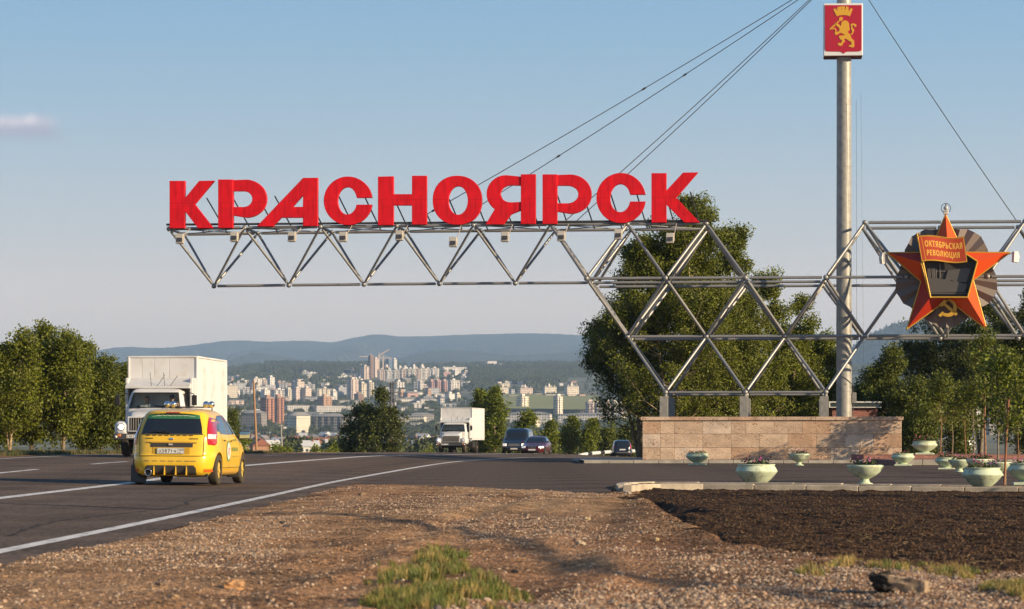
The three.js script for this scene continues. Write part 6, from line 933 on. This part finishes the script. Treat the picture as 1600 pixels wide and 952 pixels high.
    const m = part(t, 'mirror', rbox(.17, .34, .07, .03, s * 1.28, 1.86, -1.38, 3), mBlack); part(m, 'mirror_arm', join([tube([V(s * .88, 2.06, -1.5), V(s * 1.12, 2.10, -1.42), V(s * 1.27, 2.05, -1.38), V(s * 1.28, 1.86, -1.38)], .014, 16), rod(V(s * .98, 1.6, -1.4), V(s * 1.28, 1.68, -1.38), .012, 6)]), mBlack);
  }
  part(t, 'bumper', rbox(2.24, .20, .14, .03, 0, .66, -.04), mat(.06, .06, .065, .5)); { const p = new THREE.PlaneGeometry(.52, .112).translate(-.42, .67, .034); part(t, 'number_plate', p, mat(1, 1, 1, .5, { map: plateTex('С091', '24') })); }
  // wind deflector on the cab roof
  const df = slab([[0, 2.26], [.0, 2.33], [-.62, 2.60], [-.85, 2.60], [-.85, 2.26]], 2.14).rotateY(-Math.PI / 2).translate(1.07, 0, -1.6); part(t, 'roof_deflector', metres(df), mW);
  part(t, 'aerial', join([[-.2, .5], [-.05, .42], [.25, .5], [.38, .4]].map(([a, h], i) => rod(V(a, 2.28, -1.62), V(a + (i % 2 ? .3 : -.05), 2.28 + h, -1.62), .008, 4))), mBlack);
  part(t, 'side_fairing', metres(rbox(.10, 1.5, .9, .03, 1.08, 1.86, -2.30)), mW); part(t, 'side_fairing', metres(rbox(.10, 1.5, .9, .03, -1.08, 1.86, -2.30)), mW);
  // the box: front, side and rear panels, rails at the edges, seams
  const Z = -2.48, Lb = 5.3, y0 = 1.02, y1 = 3.33, wb = 1.155;
  const panels = [[-wb, -.70], [-.70, -.28], [-.28, .22], [.22, wb]]; for (const [a, e] of panels) part(t, 'front_panel', metres(rbox(e - a - .008, y1 - y0 - .1, .04, .006, (a + e) / 2, (y0 + y1) / 2, Z - .02, 1), a * 3, e), mBoxW);
  for (let k = 0; k < 5; k++) for (const s of [-1, 1]) part(t, 'side_panel', metres(rbox(.04, y1 - y0 - .1, Lb / 5 - .008, .006, s * (wb - .02), (y0 + y1) / 2, Z - .05 - Lb * (k + .5) / 5, 1), k * 2, s), mBoxW);
  part(t, 'rear_door', metres(box(2 * wb - .08, y1 - y0 - .1, .04, 0, (y0 + y1) / 2, Z - Lb - .08)), mBoxW); part(t, 'box_roof', metres(box(2 * wb - .03, .05, Lb + .04, 0, y1 - .035, Z - Lb / 2 - .05)), mBoxW); part(t, 'box_floor', box(2 * wb - .06, .1, Lb + .06, 0, y0 + .02, Z - Lb / 2 - .05), mUnder);
  const rl = []; for (const s of [-1, 1]) { rl.push(rbox(.07, y1 - y0 + .02, .07, .015, s * (wb - .01), (y0 + y1) / 2, Z - .01), rbox(.07, y1 - y0 + .02, .07, .015, s * (wb - .01), (y0 + y1) / 2, Z - Lb - .08), rbox(.06, .06, Lb + .1, .012, s * (wb - .008), y1 - .01, Z - Lb / 2 - .05), rbox(.06, .08, Lb + .1, .012, s * (wb - .008), y0, Z - Lb / 2 - .05)); } rl.push(rbox(2 * wb, .06, .07, .012, 0, y1 - .008, Z - .012), rbox(2 * wb, .07, .07, .012, 0, y0, Z - .01)); part(t, 'edge_rail', metres(join(rl)), mBoxW);
  part(t, 'chassis', join([box(.12, .2, 7.2, -.4, .72, -4.1), box(.12, .2, 7.2, .4, .72, -4.1), box(1.9, .12, .12, 0, .5, -.9), box(1.8, .14, .14, 0, .5, -5.4), box(.6, .5, .9, -.8, .66, -3.6), box(.5, .45, 1.1, .85, .66, -3.6)]), mUnder);
  for (const [xx, z, w] of [[.86, -.9, .24], [-.86, -.9, .24], [.84, -5.4, .46], [-.84, -5.4, .46]]) wheel(t, xx, z, .46, w, mat(.25, .17, .11, .8), 5);
  // the second lorry, further off
  const t2 = copyOf(t, 'white bonneted box lorry far down the road', [X(704, 213), -.02, -213], -.155);
}

// ---- the cars beyond
const mPaintBlue = mat(.009, .017, .034, .3, { clearcoat: .5, clearcoatRoughness: .08 }), mPaintMaroon = mat(.07, .006, .010, .25, { clearcoat: .5, clearcoatRoughness: .08 }), mPaintBlack = mat(.012, .013, .020, .25, { clearcoat: .8, clearcoatRoughness: .08 }), mLit = mat(.9, .88, .82, .2, { emissive: new THREE.Color(1, .95, .85), emissiveIntensity: .25 });
{
  const far = (name, label, cat, pos, turn, o, paint, wb, r) => { const S = shell(o), t = thing(name, label, cat, pos, turn), x = o.w(.5) * .9; part(t, 'body', cutArches(S.g, [[x + .2, wb[0], r], [-x - .2, wb[0], r], [x + .2, wb[1], r], [-x - .2, wb[1], r]], r + .05), paint); for (const z of wb) for (const s of [-1, 1]) wheel(t, s * x, z, r, .2, mRim, 6); return [t, S.at]; };
  // dark blue van, its front towards us (+z)
  let o = { n: 6, ys: [.3, .38, .48, .6, .75, .88, .95, 1.0, 1.05, 1.1, 1.15, 1.25, 1.4, 1.55, 1.7, 1.8, 1.88, 1.94, 1.98, 2.0], w: curve([[.3, .86], [.5, .97], [1.0, .99], [1.2, .97], [1.75, .87], [1.9, .80], [2.0, .55]]), z1: curve([[.3, -.1], [.5, 0], [.75, -.04], [.9, -.12], [1.0, -.35], [1.15, -.82], [1.75, -1.42], [1.9, -1.62], [2.0, -1.95]]), z0: curve([[.3, -4.85], [.6, -4.95], [1.9, -4.85], [2.0, -4.5]]) };
  let [t, at] = far('dark_van', 'dark blue van with headlights on, behind the dark red saloon', 'van', [X(803, 218), -.16, -218], -.13, o, mPaintBlue, [-.85, -3.9], .33), f = at.z(1);
  part(t, 'windscreen', patch([[-.84, 1.17], [.84, 1.17], [.76, 1.74], [-.76, 1.74]], f, .01), mGlassDark); part(t, 'grille', patch(rect(-.42, .66, .42, .86), f, .012), mat(.10, .10, .11, .4)); part(t, 'number_plate', patch(rect(-.26, .42, .26, .53), f, .02), mat(.6, .6, .57, .5)); part(t, 'lower_bumper', patch(rect(-.86, .34, .86, .44), f, .006), mPlastic);
  for (const s of [-1, 1]) { part(t, 'headlight', patch(rect(s * .70 - .16, .68, s * .70 + .16, .86), f, .012), mLit); const q = at.x(s); part(t, 'side_window', patch(quad([-2.4, 1.2], [-1.25, 1.2], [-1.62, 1.74], [-2.4, 1.74]), q, .01), mGlassDark); part(t, 'side_window', patch(rect(-3.5, 1.2, -2.5, 1.74), q, .01), mGlassDark); part(t, 'side_window', patch(rect(-4.6, 1.2, -3.6, 1.74), q, .01), mGlassDark); part(t, 'mirror', rbox(.14, .24, .1, .04, s * 1.08, 1.25, -1.05), mBlack); }
  // dark red saloon
  o = { n: 5, ys: [.2, .26, .34, .45, .55, .65, .72, .78, .84, .9, .95, 1.0, 1.1, 1.2, 1.28, 1.33, 1.37, 1.4, 1.42], w: curve([[.2, .78], [.4, .86], [.65, .875], [.85, .86], [.95, .82], [1.3, .66], [1.38, .56], [1.42, .36]]), z1: curve([[.2, -.1], [.42, 0], [.6, -.03], [.7, -.18], [.8, -.75], [.9, -1.25], [.95, -1.4], [1.28, -1.98], [1.37, -2.25], [1.42, -2.6]]), z0: curve([[.2, -4.4], [.5, -4.5], [.8, -4.46], [.92, -4.3], [.98, -3.85], [1.28, -3.35], [1.37, -3.15], [1.42, -2.9]]) };
  [t, at] = far('dark_red_saloon', 'dark red saloon car with headlights on, overtaking beside the dark van', 'car', [X(831, 211), -.17, -211], -.16, o, mPaintMaroon, [-.9, -3.55], .31); f = at.z(1);
  part(t, 'windscreen', patch([[-.72, .96], [.72, .96], [.60, 1.31], [-.60, 1.31]], f, .01), mGlassDark); part(t, 'grille', patch(rect(-.30, .55, .30, .66), f, .012), mat(.05, .05, .05, .4)); part(t, 'badge', new THREE.SphereGeometry(.05, 10, 8).scale(1, .8, .3).translate(0, .63, .0), mChrome); part(t, 'number_plate', patch(rect(-.26, .38, .26, .49), f, .02), mat(.6, .6, .57, .5)); part(t, 'bumper_intake', patch(rect(-.55, .25, .55, .36), f, .008), mBlack);
  for (const s of [-1, 1]) { part(t, 'headlight', patch(rect(s * .63 - .16, .56, s * .63 + .16, .68), f, .012), mLit); const q = at.x(s); part(t, 'side_window', patch([[-2.55, .97], [-1.55, .97], [-2.05, 1.31], [-2.55, 1.31]], q, .01), mGlassDark); part(t, 'side_window', patch([[-3.7, .98], [-2.62, .97], [-2.62, 1.31], [-3.25, 1.31]], q, .01), mGlassDark); part(t, 'mirror', rbox(.16, .12, .1, .04, s * .92, 1.0, -1.6), mPaintMaroon); }
  // black estate seen from behind (rear is +z)
  o = { n: 5.5, ys: [.22, .3, .4, .52, .64, .76, .88, .96, 1.0, 1.1, 1.2, 1.3, 1.4, 1.48, 1.53, 1.57, 1.6], w: curve([[.22, .76], [.45, .845], [.8, .85], [.98, .82], [1.4, .70], [1.52, .62], [1.6, .42]]), z1: curve([[.22, -.08], [.5, 0], [.64, -.03], [.7, -.08], [.98, -.14], [1.4, -.36], [1.52, -.48], [1.6, -.9]]), z0: curve([[.22, -4.2], [.6, -4.3], [.8, -4.0], [.95, -3.2], [1.4, -2.5], [1.6, -2.1]]) };
  [t, at] = far('dark_estate_car', 'black estate car seen from behind near the striped barrier, left of the plinth', 'car', [X(973, 257), -.62, -257], .02, o, mPaintBlack, [-.75, -3.35], .31); f = at.z(1);
  part(t, 'rear_window', patch([[-.66, 1.02], [.66, 1.02], [.58, 1.42], [-.58, 1.42]], f, .01), mGlassDark); part(t, 'number_plate', patch(rect(-.26, .70, .26, .81), f, .015), mat(.55, .55, .52, .5)); part(t, 'bumper_strip', patch(rect(-.8, .46, .8, .54), f, .012), mat(.10, .10, .11, .5));
  for (const s of [-1, 1]) { part(t, 'tail_light', patch(rect(s * .72 - .06, .85, s * .72 + .06, 1.36), f, .012), mLampRed); const q = at.x(s); part(t, 'side_window', patch([[-1.4, 1.02], [-.42, 1.02], [-.6, 1.42], [-1.4, 1.44]], q, .01), mGlassDark); part(t, 'side_window', patch([[-2.75, 1.0], [-1.5, 1.02], [-1.5, 1.44], [-2.3, 1.40]], q, .01), mGlassDark); }
  const w = copyOf(t, 'pale car glimpsed between the thin young trees at the right', [X(1524, 172), .1, -172], 1.2); w.traverse((m) => { if (m.name === 'body') m.material = mat(.6, .6, .6, .3, { clearcoat: .6 }); }); w.name = numbered('pale_car');
}

// ---- the two people in the first lorry's cab
{
  const FIELD = (res, half, centre, prims) => {
    const mc = new MarchingCubes(res, new THREE.MeshStandardMaterial(), false, false, 60000), c = (res / 2); mc.isolation = 0; mc.reset();
    const sm = (a, b, k) => { const h = clamp(.5 + .5 * (b - a) / k, 0, 1); return lerp(b, a, h) - k * h * (1 - h); }, p = V();
    for (let z = 0; z < res; z++) for (let y = 0; y < res; y++) for (let x = 0; x < res; x++) {
      p.set((x - c) / c * half, (y - c) / c * half, (z - c) / c * half).add(centre); let dd = 9;
      for (const q of prims) { const [a, b, r1, r2, k = .03, sc] = q, ba = b.clone().sub(a), pa = p.clone().sub(a); let s; if (sc) { pa.divide(sc); s = (pa.length() - 1) * Math.min(sc.x, sc.y, sc.z); } else { const h = clamp(pa.dot(ba) / Math.max(ba.lengthSq(), 1e-9), 0, 1); s = pa.addScaledVector(ba, -h).length() - lerp(r1, r2, h); } dd = sm(dd, s, k); }
      mc.field[x + y * res + z * res * res] = -dd;
    }
    mc.update(); const n = mc.count, g = new THREE.BufferGeometry(); g.setAttribute('position', new THREE.Float32BufferAttribute(Float32Array.from(mc.positionArray.subarray(0, n * 3)), 3)); g.setAttribute('normal', new THREE.Float32BufferAttribute(Float32Array.from(mc.normalArray.subarray(0, n * 3)), 3)); g.scale(half, half, half).translate(centre.x, centre.y, centre.z); g.computeVertexNormals(); return clean(g);
  };
  const cap = (ax, ay, az, bx, by, bz, r1, r2, k) => [V(ax, ay, az), V(bx, by, bz), r1, r2 ?? r1, k], ell = (x, y, z, a, b, c, k) => [V(x, y, z), V(x, y, z), 0, 0, k, V(a, b, c)];
  // seated: origin at the seat, hips at y 0, facing +z
  const head = (grim) => FIELD(72, .17, V(0, .66, .02), [ell(0, .69, 0, .077, .105, .095, .02), ell(0, .63, .035, .058, .07, .06, .03), cap(0, .675, .095, 0, .655, .115, .011, .014, .015), cap(-.03, .705, .083, .03, .705, .083, .012, .012, .012), cap(-.022, .615, .090, .022, .615, .090, .009, .009, .008), ell(-.080, .675, -.005, .012, .028, .018, .008), ell(.080, .675, -.005, .012, .028, .018, .008), cap(0, .58, -.01, 0, .52, -.02, .055, .058, .03)]);
  const hand = (x, y, z, s) => { const P = [ell(x, y, z, .020, .030, .040, .01)]; for (let i = 0; i < 4; i++) { const fx = x + (i - 1.5) * .019, L = [.030, .036, .034, .026][i]; P.push(cap(fx, y + .012, z + .03, fx, y + .006, z + .03 + L, .0085, .008, .004), cap(fx, y + .006, z + .03 + L, fx, y - .022, z + .04 + L, .008, .007, .004)); } P.push(cap(x - s * .022, y, z - .01, x - s * .045, y - .01, z + .022, .011, .009, .006), cap(x - s * .045, y - .01, z + .022, x - s * .038, y - .026, z + .045, .009, .008, .005)); return FIELD(48, .09, V(x, y, z + .03), P); };
  const arms = (hl, hr) => [[1, hl], [-1, hr]].flatMap(([s, h]) => [cap(s * .185, .46, -.01, s * .235, .22, .07, .052, .043), cap(s * .235, .22, .07, h[0], h[1], h[2], .042, .028)]);
  const person = (label, place, hl, hr, top, headwear, bare) => {
    const t = thing('person', label, 'person', place, -.085), skin = mat(.48, .27, .18, .6);
    const core = FIELD(64, .52, V(0, .25, .12), [ell(0, .30, 0, .165, .20, .105, .06), ell(0, .05, .02, .165, .12, .13, .06), cap(-.16, .46, -.01, .16, .46, -.01, .065, .065, .05), cap(.10, .02, .05, .11, .03, .42, .085, .065, .04), cap(-.10, .02, .05, -.11, .03, .42, .085, .065, .04), cap(0, .50, -.015, 0, .58, -.01, .06, .055, .03), ...arms(hl, hr)]);
    part(t, 'body', join([core, head(), hand(hl[0], hl[1], hl[2] + .02, 1), hand(hr[0], hr[1], hr[2] + .02, -1)]), skin);
    const shirt = FIELD(64, .52, V(0, .25, .12), [ell(0, .30, 0, .175, .212, .117, .06), ell(0, .06, .02, .175, .12, .14, .06), ...(bare ? [cap(-.10, .47, -.01, .10, .47, -.01, .055, .055, .04)] : [cap(-.17, .46, -.01, .17, .46, -.01, .074, .074, .05), cap(.185, .46, -.01, .222, .29, .05, .064, .058), cap(-.185, .46, -.01, -.222, .29, .05, .064, .058)])]); part(t, 'shirt', shirt, mat(...top, .9));
    part(t, 'trousers', FIELD(48, .4, V(0, .02, .2), [cap(.10, .02, .04, .11, .03, .44, .096, .074, .04), cap(-.10, .02, .04, -.11, .03, .44, .096, .074, .04)]), mat(.03, .035, .05, .9));
    const hair = new THREE.SphereGeometry(1, 24, 14, 0, 6.284, 0, 1.45).scale(.085, .115, .104).rotateX(-.25).translate(0, .69, -.008); part(t, headwear ? 'cap' : 'hair', headwear ? join([hair, new THREE.CylinderGeometry(.08, .08, .008, 20, 1, false, -1.2, 2.4).scale(1, 1, 1.1).translate(0, .735, .075)]) : hair, headwear ? mat(.015, .015, .018, .8) : mat(.05, .03, .02, .8));
    if (headwear) part(t, 'sunglasses', join([rbox(.062, .03, .012, .006, -.036, .692, .098), rbox(.062, .03, .012, .006, .036, .692, .098), box(.03, .006, .008, 0, .698, .102)]), mBlack);
    return t;
  };
  const c = Math.cos(-.085), s = Math.sin(-.085), at = (x, y, z) => [-11.85 + x * c + z * s, .385 + y, -95.6 - x * s + z * c];
  person('driver in dark vest, cap and sunglasses, hands on the steering wheel', at(.42, 1.26, -1.95), [.17, .36, .40], [-.17, .36, .40], [.03, .03, .035], true, true);
  person('passenger of the first white lorry in a pale shirt, sitting beside the driver', at(-.42, 1.22, -1.95), [.12, .08, .30], [-.12, .08, .30], [.42, .42, .40], false, false);
}

camera.far = 60000; camera.updateProjectionMatrix();
renderer.render(scene, camera);
